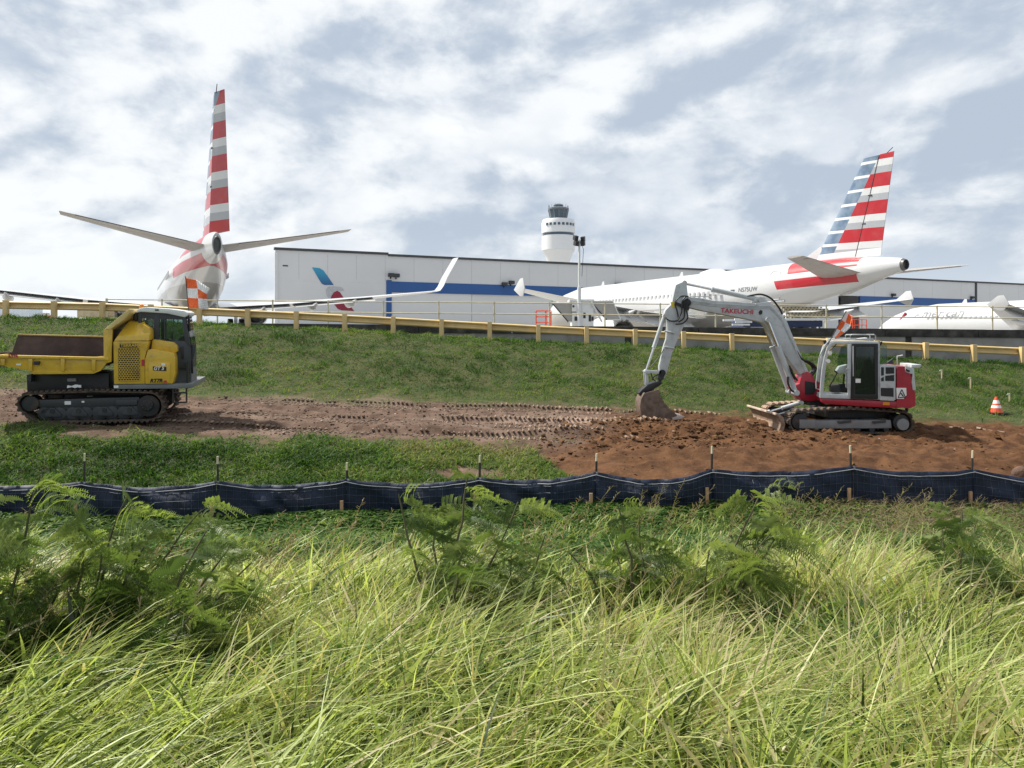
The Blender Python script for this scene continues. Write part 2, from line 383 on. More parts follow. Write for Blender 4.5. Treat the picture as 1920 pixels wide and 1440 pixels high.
# ------------------------------------------------------------------ retaining wall, railing, guardrail
def wt(x): return .45 - .0085 * x + CZ         # top of the wall
YW = 33.0
rw = thing('retaining_wall', 'long grey concrete retaining wall with stained dark edge beam behind the yellow guardrail', 'wall', (0, YW, tz(0, YW)))
def lw(b, name, m, bev=.0): o = b.build(name, m, rw, bevel=bev); o.matrix_parent_inverse = Matrix.Translation((0, 0, 0)); return o
z0 = rw.location.z
xsW = np.arange(-22, 27.01, 3.5)
cut = [wx(p, YW) for p in (1178, 1478, 1705)] + [-6.2, -13.0, 22.6]
cut = sorted(cut)
edges = [-24] + cut + [28]
for a, c in zip(edges[:-1], edges[1:]):
    n = 8; top = []; xsx = np.linspace(a + .14, c - .14, n)
    poly = [(x, wt(x) - .33 - z0) for x in xsx] + [(x, tz(x, YW) - .5 - z0) for x in xsx[::-1]]
    MB().prism(poly, .06, .40).build('wall_panel', M_conc, rw)
for c in cut:
    MB().prism([(c - .14, wt(c) - .33 - z0), (c + .14, wt(c) - .33 - z0), (c + .14, tz(c, YW) - .5 - z0), (c - .14, tz(c, YW) - .5 - z0)], .09, .40).build('wall_joint', M_concdk, rw)
for a in np.arange(-24, 28, 4.0):
    MB().prism([(a + .01, wt(a) - z0), (a + 3.99, wt(a + 4) - z0), (a + 3.99, wt(a + 4) - .34 - z0), (a + .01, wt(a) - .34 - z0)], 0, .48).build('edge_beam', M_concdk, rw, bevel=.015)

hr = thing('safety_railing', 'cream pipe safety railing with two rails on top of the retaining wall', 'railing', (0, YW + .2, CZ))
posts = [wx(200 + 103.8 * i, YW + .2) for i in range(18)]
for i, x in enumerate(posts):
    zt = wt(x) - CZ
    MB().tube([(x, 0, zt - .01), (x, 0, zt + 1.02)], .034 if i else .05, 8).build('post', M_cream, hr)
    if i:
        xa = posts[i - 1]
        for k in (.98, .50):
            MB().tube([(xa, 0, wt(xa) - CZ + k), (x, 0, zt + k)], .024, 8).build('rail', M_cream, hr)

YG = 30.7
gr = thing('guardrail', 'long tan yellow steel guardrail on posts along the top of the grass slope', 'guardrail', (0, YG, CZ))
# W-beam cross-section (depth, height)
wsec = [(.055, .155), (.045, .15), (.0, .12), (.0, .085), (.075, .035), (.075, -.035), (.0, -.085), (.0, -.12), (.045, -.15), (.055, -.155)]
px0 = 12.7
gp = [(px0 + 90.6 * i) for i in range(-2, 23)]
def gtop(x): return float(np.interp(x, GX, GZ)) + .71
gpx = [wx(p, YG) for p in gp]
for i, x in enumerate(gpx):
    zt = gtop(x); zb = tz(x, YG) - CZ - .3; jx = random.uniform(-.012, .012)
    MB().box(x - .085, x + .085, -.15, .04, zb, zt + .02, M=Matrix.Translation((x, 0, zb)) @ Matrix.Rotation(jx, 4, 'Y') @ Matrix.Translation((-x, 0, -zb))).build('post', M_rail, gr, bevel=.012)
    if i < len(gpx) - 1:
        x2 = gpx[i + 1]; rs = []
        bend = random.uniform(-.015, .015)
        for t in (0, .5, 1):
            xx = x + (x2 - x + .03) * t; zz = (gtop(x) * (1 - t) + gtop(x2) * t) - .17
            rs.append([(xx, .05 + d + (bend if t == .5 else 0), zz + h) for d, h in wsec] + [(xx, .058 + d + (bend if t == .5 else 0), zz + h) for d, h in wsec[::-1]])
        MB().rings(rs).build('rail_beam', M_rail, gr, smooth=30)
# ------------------------------------------------------------------ hangar
HA = Vector((-55.3, 180, 0)); HD = Vector((.9049, .4260, 0)); HN = Vector((.4260, -.9049, 0))
hang = thing('hangar', 'huge pale grey aircraft hangar with blue door header and tail emblem', 'hangar', (HA.x, HA.y, CZ - 2.2), math.atan2(HD.y, HD.x))
hz0 = -2.2
def hs(px):
    r = (px - 960) / F; return (r * HA.y - HA.x) / (HD.x - HD.y * r)
def hzz(px, py): return (HOR - py) / F * (HA.y + HD.y * hs(px)) - hz0
HT = 20.0 - hz0; SE = hs(1960)
s1_, s2_, s3_ = hs(728), hs(1575), hs(1830)
b = MB()        # cladding around the door openings; local: x along, -y to the camera
d0, d1, d2, d3 = hs(725), hs(1480), hs(1572), hs(1830)
hb = 13.6 - hz0; hb2 = 10.9 - hz0
for a, c in ((0, d0), (d1, d2), (d3, SE)): b.box(a, c, 0, .6, 0, hb)
b.box(0, s1_, 0, .6, hb, HT + .15); b.box(s1_, SE, 0, .6, hb, HT - .15)
bl = Matrix.Rotation(-hang.rotation_euler.z, 3, 'Z') @ Vector((-.275, .961, 0)) * 60
b.add([(0, .6, 0), (bl.x, bl.y, 0), (bl.x, bl.y, HT), (0, .6, HT)], [(0, 1, 2, 3)])
b.add([(bl.x, bl.y, 0), (SE, 60, 0), (SE, 60, HT), (bl.x, bl.y, HT)], [(0, 1, 2, 3)])
b.build('wall', M_hangw, hang, smooth=0)
MB().add([(0, .62, HT - .22), (SE, .62, HT - .22), (SE, 60, HT - .22), (bl.x, bl.y, HT - .22)], [(0, 1, 2, 3)]).build('roof', M_hangdark, hang)
MB().box(-.3, s1_ - .02, -.35, .9, HT + .16, HT + .75).build('roof_edge', M_hangdark, hang)
MB().box(s1_, SE, -.35, .9, HT - .14, HT + .42).build('roof_edge', M_hangdark, hang)
MB().box(d0, d1, -.15, .5, hb2, hb - .003).build('door_header', M_hangb, hang)
MB().box(hs(1612), d3, -.15, .5, hb2, hb - .003).build('door_header', M_hangb, hang)
MB().box(d0 - .1, hs(734), -.25, .4, 0, hb + .3).build('door_post', M_hangb, hang)
xs_ = [hs(734)] + [hs(p) for p in (885, 1036, 1180, 1330)] + [d1]
for i, (a, c) in enumerate(zip(xs_[:-1], xs_[1:])):
    MB().box(a + .08, c - .08, .1 + .15 * (i % 2), .5 + .15 * (i % 2), 0, hb2 - .003).build('door_panel', M_hangd, hang)
xs_ = [hs(1612)] + [hs(p) for p in (1660, 1745)] + [d3]
for i, (a, c) in enumerate(zip(xs_[:-1], xs_[1:])):
    MB().box(a + .08, c - .08, .1 + .15 * (i % 2), .5 + .15 * (i % 2), 0, hb2 - .003).build('door_panel', M_hangd, hang)
MB().box(d2, hs(1612), 8, 8.4, 0, hb - .02).build('dark_interior', M_hangdark, hang)
MB().box(hs(1828), hs(1831), -.3, -.002, 0, HT + .3).build('downpipe', M_hangdark, hang)
for p in (514.5, 517.5): MB().box(hs(p), hs(p) + .25, -.4, -.01, 0, HT - .5).build('downpipe', M_whitep, hang)
for p in range(560, 1920, 54):       # seams of the cladding
    MB().box(hs(p), hs(p) + .10, -.02, -.003, hb + .02, HT - .4).build('cladding_seam', mat('seam_grey', (.46, .465, .47), .6), hang)
MB().box(.2, s1_, -.04, -.004, hzz(600, 527), hzz(600, 526.3)).build('cladding_seam', M_hangd, hang)
for p, q in ((732, 516), (742, 517), (957, 530), (1155, 534), (1163, 534.5), (1672, 553), (1820, 558), (944, 533)):
    b = MB(); b.box(hs(p) - .7, hs(p) + .7, -1.3, -.3, hzz(p, q) - .45, hzz(p, q) + .45).box(hs(p) - .1, hs(p) + .1, -.5, .05, hzz(p, q) - .9, hzz(p, q) - .4); b.build('floodlight', M_lamp, hang, bevel=.05)
MB().box(hs(530), hs(540), -.06, -.005, hzz(535, 499.5), hzz(535, 497)).build('vent', M_hangdark, hang)
zq = lambda pts: [(hs(100 + x * .3195), hzz(100 + x * .3195, 150 + y * .3195)) for x, y in pts]
def emblem(name, pts, m): MB().prism(zq(pts), -.10, -.006).build(name, m, hang)
M_eblue = bpy.data.materials.new('emblem_blue'); M_eblue.use_nodes = True
nt = M_eblue.node_tree; tcn = nt.nodes.new('ShaderNodeTexCoord'); ex, ey, ez = sepxyz(nt, tcn.outputs['Object'])
nt.links.new(mixc(nt, ez.smooth(hzz(600, 540), hzz(600, 502)), (.02, .08, .22), (.03, .28, .45)), nt.nodes['Principled BSDF'].inputs['Base Color'])
M_ered = mat('emblem_red', (.26, .012, .035), .5); M_egry = mat('emblem_grey', (.42, .43, .45), .5)
emblem('emblem', [(1518, 1100), (1562, 1104), (1585, 1118), (1605, 1145), (1645, 1203), (1592, 1203), (1576, 1196), (1560, 1172)], M_eblue)
emblem('emblem', [(1600, 1228), (1612, 1214), (1640, 1211), (1685, 1214), (1700, 1223), (1706, 1237), (1662, 1236), (1643, 1247), (1630, 1268), (1627, 1284), (1610, 1272), (1600, 1250)], M_egry)
emblem('emblem', [(1628, 1285), (1632, 1268), (1645, 1248), (1665, 1237), (1682, 1246), (1707, 1284)], M_ered)
emblem('emblem', [(1645, 1311), (1722, 1307), (1738, 1318), (1765, 1356), (1690, 1351), (1668, 1342)], M_ered)
# ------------------------------------------------------------------ control tower
TD = 350; tk = TD / F
tw = thing('control_tower', 'white round airport control tower with dark glass cab behind the hangar', 'tower', (wx(1047, TD), TD, CZ - 3))
tzv = lambda py: (HOR - py) * tk + 3
MB().lathe([(r * tk, tzv(y)) for r, y in ((17, 642), (17, 505), (19, 497), (23, 486), (26.5, 476), (30, 471.5), (30.5, 470))], n=40).build('shaft', M_whitep, tw)
MB().lathe([(r * tk, tzv(y)) for r, y in ((31, 469.9), (31, 443.5), (29.2, 443), (29.2, 438), (31.4, 437.5), (31.4, 419), (29, 412.5), (20, 411), (16, 410.5))], n=40).build('drum', M_whitep, tw)
MB().lathe([(r * tk, tzv(y)) for r, y in ((29.5, 442.6), (29.5, 438.4))], n=40).build('window_band', M_twglass, tw)
for k in range(8):
    a = R(-90 + (k - 3.5) * 14.5 + 6); MB().box(-.55, .55, -.2, .2, tzv(425.5), tzv(421), M=Matrix.Rotation(a + R(90), 4, 'Z') @ Matrix.Translation((0, -31.4 * tk, 0))).build('window', M_twglass, tw)
MB().lathe([(r * tk, tzv(y)) for r, y in ((15.5, 410.2), (18.8, 394))], n=12).build('cab_glass', M_twglass, tw, smooth=0)
for k in range(12):
    a = k * math.pi / 6; MB().tube([(15.6 * tk * math.cos(a), 15.6 * tk * math.sin(a), tzv(410)), (18.9 * tk * math.cos(a), 18.9 * tk * math.sin(a), tzv(394))], .16, 6).build('mullion', M_twtrim, tw)
MB().lathe([(r * tk, tzv(y)) for r, y in ((19.4, 393.9), (19.8, 391), (18, 390), (11, 389.8))], n=24).build('cab_roof', M_twtrim, tw)
MB().lathe([(r * tk, tzv(y)) for r, y in ((9.5, 389.7), (9.5, 385), (7, 383), (3, 382))], n=20).build('roof_house', M_twglass, tw)
b = MB()
for k in range(16):
    a = k * math.pi / 8; x, y = 18.5 * tk * math.cos(a), 18.5 * tk * math.sin(a)
    b.tube([(x, y, tzv(390.2)), (x, y, tzv(386 - (k % 3)))], .09, 5)
b.build('aerials', M_twtrim, tw)
# ------------------------------------------------------------------ airliners
def livery(kind, p):
    m = bpy.data.materials.new('livery_' + kind); m.use_nodes = True; nt = m.node_tree; b = nt.nodes['Principled BSDF']
    b.inputs['Roughness'].default_value = .28; b.inputs['Coat Weight'].default_value = .3
    tcn = nt.nodes.new('ShaderNodeTexCoord'); x, y, z = sepxyz(nt, tcn.outputs['Object'])
    n = noise(nt, tcn.outputs['Object'], .9, 4)
    if kind.startswith('fin'):
        t = (z - p['z0'] + x * p.get('tilt', -.03)) / p['per']; fr = t.frac(); fr2 = (t * 2.0).frac()
        silver = mixc(nt, fr.gt(.75), (.36, .38, .41), (.62, .63, .64))
        c = mixc(nt, fr.gt(.5), (.42, .008, .016), silver)
        bl = mixc(nt, noise(nt, tcn.outputs['Object'], 1.4, 3).smooth(.35, .65), (.10, .16, .25), (.20, .27, .36))
        bl = mixc(nt, fr2.gt(.80), bl, (.72, .74, .76))
        c = mixc(nt, (x + z * p['bs'] - p['bx']).gt(0), c, bl)
        c = mixc(nt, z.lt(p['zw']), c, (.74, .75, .76))
    else:
        c = mixc(nt, z.lt(p['belly']), (.54, .55, .56), (.34, .335, .32))
        red = (.42, .008, .020)
        xx = x + z * p.get('sl', -.35)
        z1 = z + x * .03
        lo = z1.gt(p['l0']) * z1.lt(p['l1']) * xx.lt(p['lx']) * x.gt(p['cx'])
        up = z1.gt(p['u0']) * xx.lt(p['ux']) * x.gt(p['cx'])
        c = mixc(nt, lo.max(up), c, red)
    c = mixc(nt, n.smooth(.45, .75) * .12, c, (.38, .36, .33))
    nt.links.new(c, b.inputs['Base Color']); return m
def foil(b, stations, n=9, axis='y'):
    # stations: (span point, z, x leading, x trailing, thickness ratio); aerofoil loft along y (wing) or z (fin)
    rs = []
    for s, z, xl, xt, th in stations:
        ch = xl - xt; up, lo = [], []
        for k in range(n + 1):
            q = (1 - math.cos(math.pi * k / n)) / 2
            h = th * ch * (2.97 * math.sqrt(q) - 1.26 * q - 3.52 * q * q + 2.84 * q ** 3 - 1.04 * q ** 4) * .5 / .5
            up.append((xl - q * ch, h)); lo.append((xl - q * ch, -h))
        loop = up + lo[::-1][1:-1]
        rs.append([(x, s, z + h) if axis == 'y' else (x, h, s) for x, h in loop])
    return b.rings(rs)
def airliner(label, T, head, p):
    u = Vector((-math.sin(head), math.cos(head), 0))
    o = thing('airliner', label, 'airplane', (T[0], T[1], T[2]), math.pi / 2 + head)
    fm_ = livery('fuselage_' + p['id'], p); fin_m = livery('fin_' + p['id'], p['fin'])
    rs = []
    for x, zc, rz, ry in p['fus']:
        rs.append([(x, ry * math.cos(k * 2 * math.pi / 36), zc + rz * math.sin(k * 2 * math.pi / 36)) for k in range(36)])
    fus = MB().rings(rs).build('fuselage', fm_, o, smooth=50)
    x, zc, rz, ry = p['fus'][0]
    MB().rings([[(xx, ry * f * math.cos(k * math.pi / 9), zc + p.get('exz', 0) + rz * f * math.sin(k * math.pi / 9)) for k in range(18)] for xx, f in ((x - .02, .92), (x - .16, .82), (x - .16, .70), (x + .1, .66))]).build('exhaust', M_exh, fus)
    # belly fairing
    w = p['wing']
    rs = []
    for q in np.linspace(0, 1, 9):
        xx = w['xl0'] + 2.2 - q * (w['xl0'] - w['xt0'] + 4.4); f = math.sin(math.pi * q) ** .5 if 0 < q < 1 else .05
        rs.append([(xx, (p['rad'] + .12) * f * math.cos(a), p['zc'] - .55 - 1.55 * f * max(0, -math.sin(a)) * .85 - .0) for a in np.linspace(math.pi, 2 * math.pi, 15)])
    MB().rings(rs, close=True).build('belly_fairing', M_acg, o)
    # fin and rudder
    f = p['fin']; hb_, ht_ = f['hinge']
    b = MB(); foil(b, [(f['zb'] - .9, 0, f['xlb'] + .6, hb_, .055), (f['zb'], 0, f['xlb'], hb_, .055), (f['zt'], 0, f['xlt'], ht_, .055)], axis='z')
    fb = b.build('fin', fin_m, o, smooth=60)
    b = MB(); b.prism([(f['xlb'] + 3.2, f['zb'] - .75), (f['xlb'] - .7, f['zb'] + 1.1), (f['xlb'] - .9, f['zb'] - .8)], -.10, .10); b.build('dorsal_fillet', M_acw, fb, bevel=.04)
    d = f.get('defl', 0); b = MB(); rs = []
    for z, h, t, th in ((f['zb'] + .12, hb_, f['xtb'], .17), (f['zt'], ht_, f['xtt'], .07)):
        ch = h - t; ca, sa = math.cos(d), math.sin(d)
        pts = [(0, th), (-ch, .015), (-ch, -.015), (0, -th)]
        rs.append([(h - .03 + px * ca - py * sa, px * sa + py * ca, z) for px, py in pts])
    MB().rings(rs).build('rudder', fin_m, fb, smooth=30)
    for sg in (1, -1): MB().tube([(hb_ + .01, sg * (.175 if d == 0 else .05), f['zb'] + .2), (ht_ + .01, sg * (.075 if d == 0 else .02), f['zt'] - .05)], .022, 5).build('hinge_gap', M_lamp, fb)
    MB().tube([(f['xlt'] * .3 + f['xtt'] * .7, 0, f['zt'] - .1), (f['xtt'] + .05, 0, f['zt'] + .22)], .02, 6).build('static_wick', M_lamp, fb)
    for k in (.35, .62):
        zz = f['zb'] + (f['zt'] - f['zb']) * k; xh = hb_ + (ht_ - hb_) * k
        MB().box(xh - .12, xh + .12, .10, .15, zz - .03, zz + .03).build('hinge_fairing', M_lamp, fb)
    # stabilisers
    s_ = p['stab']
    for sg in (1, -1):
        b = MB(); foil(b, [(sg * s_['y0'], s_['z0'], s_['xl0'], s_['xt0'], .06), (sg * s_['y1'], s_['z1'], s_['xl1'], s_['xt1'], .05)])
        sb = b.build('stabiliser', M_stab, o, smooth=60)
        k = s_['ek']; b = MB(); rs = []
        for t in (.12, .90):
            y = sg * (s_['y0'] + (s_['y1'] - s_['y0']) * t); z = s_['z0'] + (s_['z1'] - s_['z0']) * t; xt = s_['xt0'] + (s_['xt1'] - s_['xt0']) * t
            ch = (s_['xl0'] + (s_['xl1'] - s_['xl0']) * t - xt) * .3
            rs.append([(xt + ch, y, z + .07), (xt - .03, y, z + k + .012), (xt - .03, y, z + k - .012), (xt + ch, y, z - .07)])
        MB().rings(rs).build('elevator', M_stab, sb, smooth=30)
    # wings, flaps, engines
    for sg in (1, -1):
        b = MB(); st = [(sg * p['rad'] * .6, w['z0'], w['xl0'] + .4, w['xt0'], .065)]
        for q in (.32, .66, 1):
            y = p['rad'] + (w['y1'] - p['rad']) * q; xl = w['xl0'] + (w['xl1'] - w['xl0']) * q
            xt = w['xt0'] - .25 if q == .32 else w['xt0'] + (w['xt1'] - w['xt0']) * (q - .32) / .68 - .25 * (1 - q) / .68
            st.append((sg * y, w['z0'] + (w['z1'] - w['z0']) * q + .25 * (q - 1) * q, xl, xt, .055 - .012 * q))
        foil(b, st); wg = b.build('wing', M_acw if p.get('wingw', 1) else M_acg, o, smooth=60)
        for q in (.18, .42, .6):
            y = sg * (p['rad'] + (w['y1'] - p['rad']) * q); xt = w['xt0'] + (w['xt1'] - w['xt0']) * max(0, (q - .32) / .68); z = w['z0'] + (w['z1'] - w['z0']) * q
            MB().tube([(xt + 2.4, y, z - .25), (xt + 1.2, y, z - .48), (xt - .2, y, z - .42), (xt - .95, y, z - .18)], [.08, .25, .22, .03], 10).build('flap_fairing', M_acw, wg)
        for (qa, qb) in ((.03, .31), (.33, .70)) + (((.71, .97),) if w.get('slat') else ()):
            rs = []
            for q in (qa, qb):
                y = sg * (p['rad'] + (w['y1'] - p['rad']) * q); xt = w['xt0'] + (w['xt1'] - w['xt0']) * max(0, (q - .32) / .68); z = w['z0'] + (w['z1'] - w['z0']) * q
                dr = w.get('flap', .25)
                rs.append([(xt + .9, y, z + .02), (xt - .55, y, z - dr), (xt - .57, y, z - dr - .03), (xt + .85, y, z - .16)])
            MB().rings(rs).build('flap', M_wingu, wg)
        tip = Vector((w['xl1'], sg * w['y1'], w['z1'])); ch = w['xl1'] - w['xt1']
        if p['tip'] == 'winglet':
            rs = []
            for k in range(7):
                t = k / 6; a = min(1, t * 2.2) * R(72); yy = w['y1'] + .55 * math.sin(min(1, t * 2.2) * 1.3) + max(0, t - .4) * 1.1; zz = w['z1'] + (1 - math.cos(min(1, t * 2) * 1.2)) * .5 + max(0, t - .25) * 2.9
                xl = w['xl1'] - .15 - 2.0 * t; xt = w['xt1'] - .15 - 1.2 * t - .5 * max(0, t - .3)
                nv = Vector((0, -sg * math.sin(a), math.cos(a))) * (.07 * (1 - .6 * t)); c = Vector(((xl + xt) / 2, sg * yy, zz))
                rs.append([Vector((xl, sg * yy, zz)), c + nv, Vector((xt, sg * yy, zz)), c - nv])
            MB().rings(rs).build('winglet', M_acw, wg, smooth=60)
        else:
            b = MB(); b.prism([(w['xl1'] + .1, w['z1']), (w['xl1'] - .8, w['z1'] + .62), (w['xl1'] - 1.25, w['z1'] + .65), (w['xt1'] - .05, w['z1']), (w['xl1'] - 1.2, w['z1'] - .45), (w['xl1'] - .8, w['z1'] - .42)], sg * w['y1'] - .03, sg * w['y1'] + .03)
            b.build('wingtip_fence', p.get('tipm', M_acw), wg, bevel=.012)
        e = p['eng']; c = Vector((e[0], sg * e[1], e[2])); r = e[3]
        prof = [(1.7, .82), (1.55, 1.0), (.6, 1.06), (-.8, 1.0), (-1.7, .82), (-1.7, .75), (-1.2, .72)]
        nac = MB().rings([[(c.x + x, c.y + r * f_ * math.cos(k * math.pi / 12), c.z + r * f_ * math.sin(k * math.pi / 12)) for k in range(24)] for x, f_ in prof]).build('engine', M_acw, o, smooth=50)
        MB().rings([[(c.x + x, c.y + r * f_ * math.cos(k * math.pi / 9), c.z + r * f_ * math.sin(k * math.pi / 9)) for k in range(18)] for x, f_ in ((-1.1, .62), (-2.1, .5), (-2.5, .3), (-3.0, .05))]).build('exhaust_cone', M_exh, nac)
        MB().prism([(c.x + 1.0, c.z + r * .9), (c.x + 2.2, w['z0'] + .35), (c.x - 2.6, w['z0'] + .25), (c.x - 2.0, c.z + r * .7)], c.y - .14, c.y + .14).build('pylon', M_acw, nac)
        # main gear
        gxm, gym = w['xt0'] + 1.2, sg * 2.9
        MB().tube([(gxm, gym, w['z0']), (gxm, gym, .5)], .12, 10).build('gear_leg', M_alu, o)
        for dy_ in (-.38, .38): MB().tube([(gxm, gym + dy_ - .16, .53), (gxm, gym + dy_ + .16, .53)], .53, 20).build('wheel', M_hose, o)
    xn = p['fus'][-1][0] - 4.2
    MB().tube([(xn, 0, p['zc'] - 1), (xn, 0, .35)], .09, 10).build('gear_leg', M_alu, o)
    for dy_ in (-.2, .2): MB().tube([(xn, dy_ - .1, .36), (xn, dy_ + .1, .36)], .36, 18).build('wheel', M_hose, o)
    # cabin windows, doors, aerials
    m_win = M_twglass
    wm = None
    for sg in (1, -1):
        for k in range(int((xn - 3 - p['winx']) / .52)):
            xx = p['winx'] + k * .52; zz = p['zc'] + .42
            yy = sg * math.sqrt(max(.01, 1 - (.42 / p['rad']) ** 2)) * p['rad']
            if wm is None:
                wm = MB().box(-.12, .12, -.02, .02, -.17, .17).build('window', mat('cabin_window', (.40, .41, .42), .3), o, bevel=.01); wm.matrix_local = Matrix.Translation((xx, yy, zz))
            else: share(wm, o, Matrix.Translation((xx, yy, zz)))
    MB().prism([(p['winx'] + 7, p['zc'] + p['rad'] * 1.02), (p['winx'] + 6.7, p['zc'] + p['rad'] + .42), (p['winx'] + 6.5, p['zc'] + p['rad'] + .42), (p['winx'] + 6.45, p['zc'] + p['rad'] * 1.0)], -.02, .02).build('aerial', M_acw, o)
    MB().prism([(xn - 6, p['zc'] + p['rad'] * 1.02), (xn - 6.3, p['zc'] + p['rad'] + .45), (xn - 6.55, p['zc'] + p['rad'] + .45), (xn - 6.6, p['zc'] + p['rad'] * 1.0)], -.02, .02).build('aerial', M_acw, o)
    o['_r'] = 0; del o['_r']
    return o, fus
def fus_side(p, x, z, sg=1):      # a point on the fuselage skin (left side)
    q = p['fus']
    X = [a[0] for a in q]; zc, rz, ry = (np.interp(x, X, [a[i] for a in q]) for i in (1, 2, 3))
    return sg * ry * math.sqrt(max(.02, 1 - ((z - zc) / rz) ** 2))
A = dict(id='narrowbody', rad=1.88, zc=3.42, belly=3.0,
    fus=[(-3.0, 4.66, .55, .24), (-2.2, 4.68, .68, .33), (-1, 4.66, .82, .50), (1, 4.5, 1.02, .85), (4, 4.17, 1.38, 1.30), (7, 3.82, 1.66, 1.56), (10, 3.55, 1.88, 1.76), (13, 3.42, 1.98, 1.88), (29, 3.42, 1.98, 1.88), (32, 3.28, 1.78, 1.72), (34.2, 3.05, 1.35, 1.3), (35.6, 2.85, .85, .82), (36.5, 2.75, .35, .35), (36.7, 2.73, .05, .05)],
    l0=3.7, l1=4.35, lx=6.5, cx=-.6, u0=4.7, ux=4.2, sl=-.35, winx=8.5, exz=-.1,
    fin=dict(zb=5.35, zt=12.75, xlb=4.0, xlt=-1.5, hinge=(-.35, -2.3), xtb=-2.1, xtt=-3.15, z0=5.26, per=1.70, bs=.74, bx=6.6, zw=5.26, defl=R(25), tilt=0.0),
    stab=dict(y0=.5, y1=7.15, z0=4.78, z1=5.85, xl0=2.4, xt0=-1.2, xl1=-1.8, xt1=-3.0, ek=-.05),
    wing=dict(y1=17.0, z0=1.8, z1=3.25, xl0=19.5, xt0=12.3, xl1=11.2, xt1=9.6, flap=.35), tip='winglet', eng=(18.6, 4.85, 1.45, 1.0))
a1, f1 = airliner('white airliner seen from behind, its red striped tail fin above the yellow dumper', (-16.8, 43.0, CZ + .2), R(26.5), A)
Bq = dict(id='tail_view', rad=1.97, zc=4.2, belly=3.75,
    fus=[(-3.2, 5.5, .34, .30), (-2.9, 5.5, .40, .36), (-1.5, 5.40, .66, .56), (.5, 5.22, 1.0, .88), (4, 4.88, 1.38, 1.28), (8, 4.5, 1.76, 1.68), (12, 4.24, 2.02, 1.93), (14, 4.2, 2.07, 1.97), (31, 4.2, 2.07, 1.97), (34, 4.0, 1.85, 1.75), (36, 3.75, 1.4, 1.35), (37.5, 3.5, .8, .8), (38.4, 3.35, .1, .1)],
    l0=4.72, l1=5.26, lx=2.6, cx=-.75, u0=5.60, ux=1.5, sl=-.45, winx=9.5,
    fin=dict(zb=6.0, zt=11.6, xlb=3.0, xlt=-.65, hinge=(-.25, -1.75), xtb=-1.75, xtt=-2.6, z0=7.02, per=1.47, bs=.60, bx=5.25, zw=6.55, tilt=-.05),
    stab=dict(y0=.7, y1=6.2, z0=5.22, z1=5.78, xl0=1.9, xt0=-1.1, xl1=-1.35, xt1=-2.5, ek=-.04),
    wing=dict(y1=16.2, z0=2.9, z1=4.55, xl0=18.4, xt0=11.5, xl1=10.7, xt1=9.3, flap=.8), tip='fence', eng=(16.8, 5.75, 2.0, 1.12), exz=0)
a2, f2 = airliner('white airliner with blue and red striped tail fin behind the grey excavator boom', (19.3, 43.4, CZ - 1.75), math.asin(.40), Bq)
Cq = dict(A); Cq.update(id='nose_view', fin=dict(A['fin'], defl=0), eng=(18.0, 4.85, 1.45, 1.0), belly=1.5, tip='fence', tipm=M_acg, wingw=0, wing=dict(A['wing'], z0=2.4, z1=4.4, y1=16.2, flap=1.05, slat=1))
sC = .35; cC = math.sqrt(1 - sC * sC)
a3, f3 = airliner('white airliner at the right edge, nose and near wing behind the railing', (40.7 + 36.5 * sC, 85 - 36.5 * cC, CZ - 2.15), math.asin(sC), Cq)
# registration and airline name
M_reg = mat('registration_grey', (.10, .11, .13), .4)
def skin_text(name, txt, size, m, par, p, x0, z, sx=1., bold=0., shear=0.):
    # lettering wrapped onto the fuselage skin
    t = text(name, txt, size, m, par, (0, 0, 0), (0, 0, 0), bold=bold, shear=shear, depth=0.)
    for v in t.data.vertices:
        X, Z = x0 - v.co.x * sx, z + v.co.y
        v.co = (X, fus_side(p, X, Z) + .014, Z)
    return t
skin_text('registration', 'N575UW', .40, M_reg, f2, Bq, 7.8, 4.60)
MB().box(8.15, 8.5, fus_side(Bq, 8.3, 4.7) - .02, fus_side(Bq, 8.3, 4.7) + .012, 4.58, 4.78).build('registration', M_reg, f2)
skin_text('airline_name', 'American', 1.15, mat('name_grey', (.16, .17, .19), .4), f3, Cq, 30.7, 4.02, shear=.2, sx=1.3, bold=.01)
t = 32.6; MB().prism([(t, 3.8), (t - .7, 4.6), (t - .85, 4.5), (t - .4, 3.8)], fus_side(Cq, t - .4, 4.1) - .12, fus_side(Cq, t - .4, 4.1) + .05).build('airline_name', M_ered, f3)
# rear door outline on the tail-view airliner
b = MB()
dx0, dx1, dz0, dz1 = 4.55, 5.4, 4.0, 5.75
pts = [(dx0, dz0 + .15), (dx0, dz1 - .15), (dx0 + .15, dz1), (dx1 - .15, dz1), (dx1, dz1 - .15), (dx1, dz0 + .15), (dx1 - .15, dz0), (dx0 + .15, dz0), (dx0, dz0 + .15)]
b.tube([(x, fus_side(Bq, x, z) + .004, z) for x, z in pts], .028, 6); b.build('door_outline', M_acg, f2)
b = MB(); b.tube([(dx0 - .2, fus_side(Bq, dx0, dz0 - .12) + .02, dz0 - .12), (dx1 + .2, fus_side(Bq, dx1, dz0 - .12) + .02, dz0 - .12)], .06, 6); b.build('door_sill', M_acg, f2)
MB().rings([[(12.6 + x, ry * math.cos(k * math.pi / 8), 6.2 + rz * math.sin(k * math.pi / 8)) for k in range(16)] for x, rz, ry in ((-1.5, .03, .1), (-1.1, .25, .4), (0, .34, .5), (.9, .22, .4), (1.4, .03, .1))]).build('satcom_radome', M_acw, f2)
b = MB(); b.rings([[(x, ry * math.cos(k * math.pi / 8), z + rz * math.sin(k * math.pi / 8)) for k in range(16)] for x, z, rz, ry in ((-1.9, 4.85, .05, .05), (-1.2, 4.72, .12, .14), (.3, 4.25, .12, .16), (1.0, 4.1, .03, .05))]).build('tail_skid', M_wingu, f2)
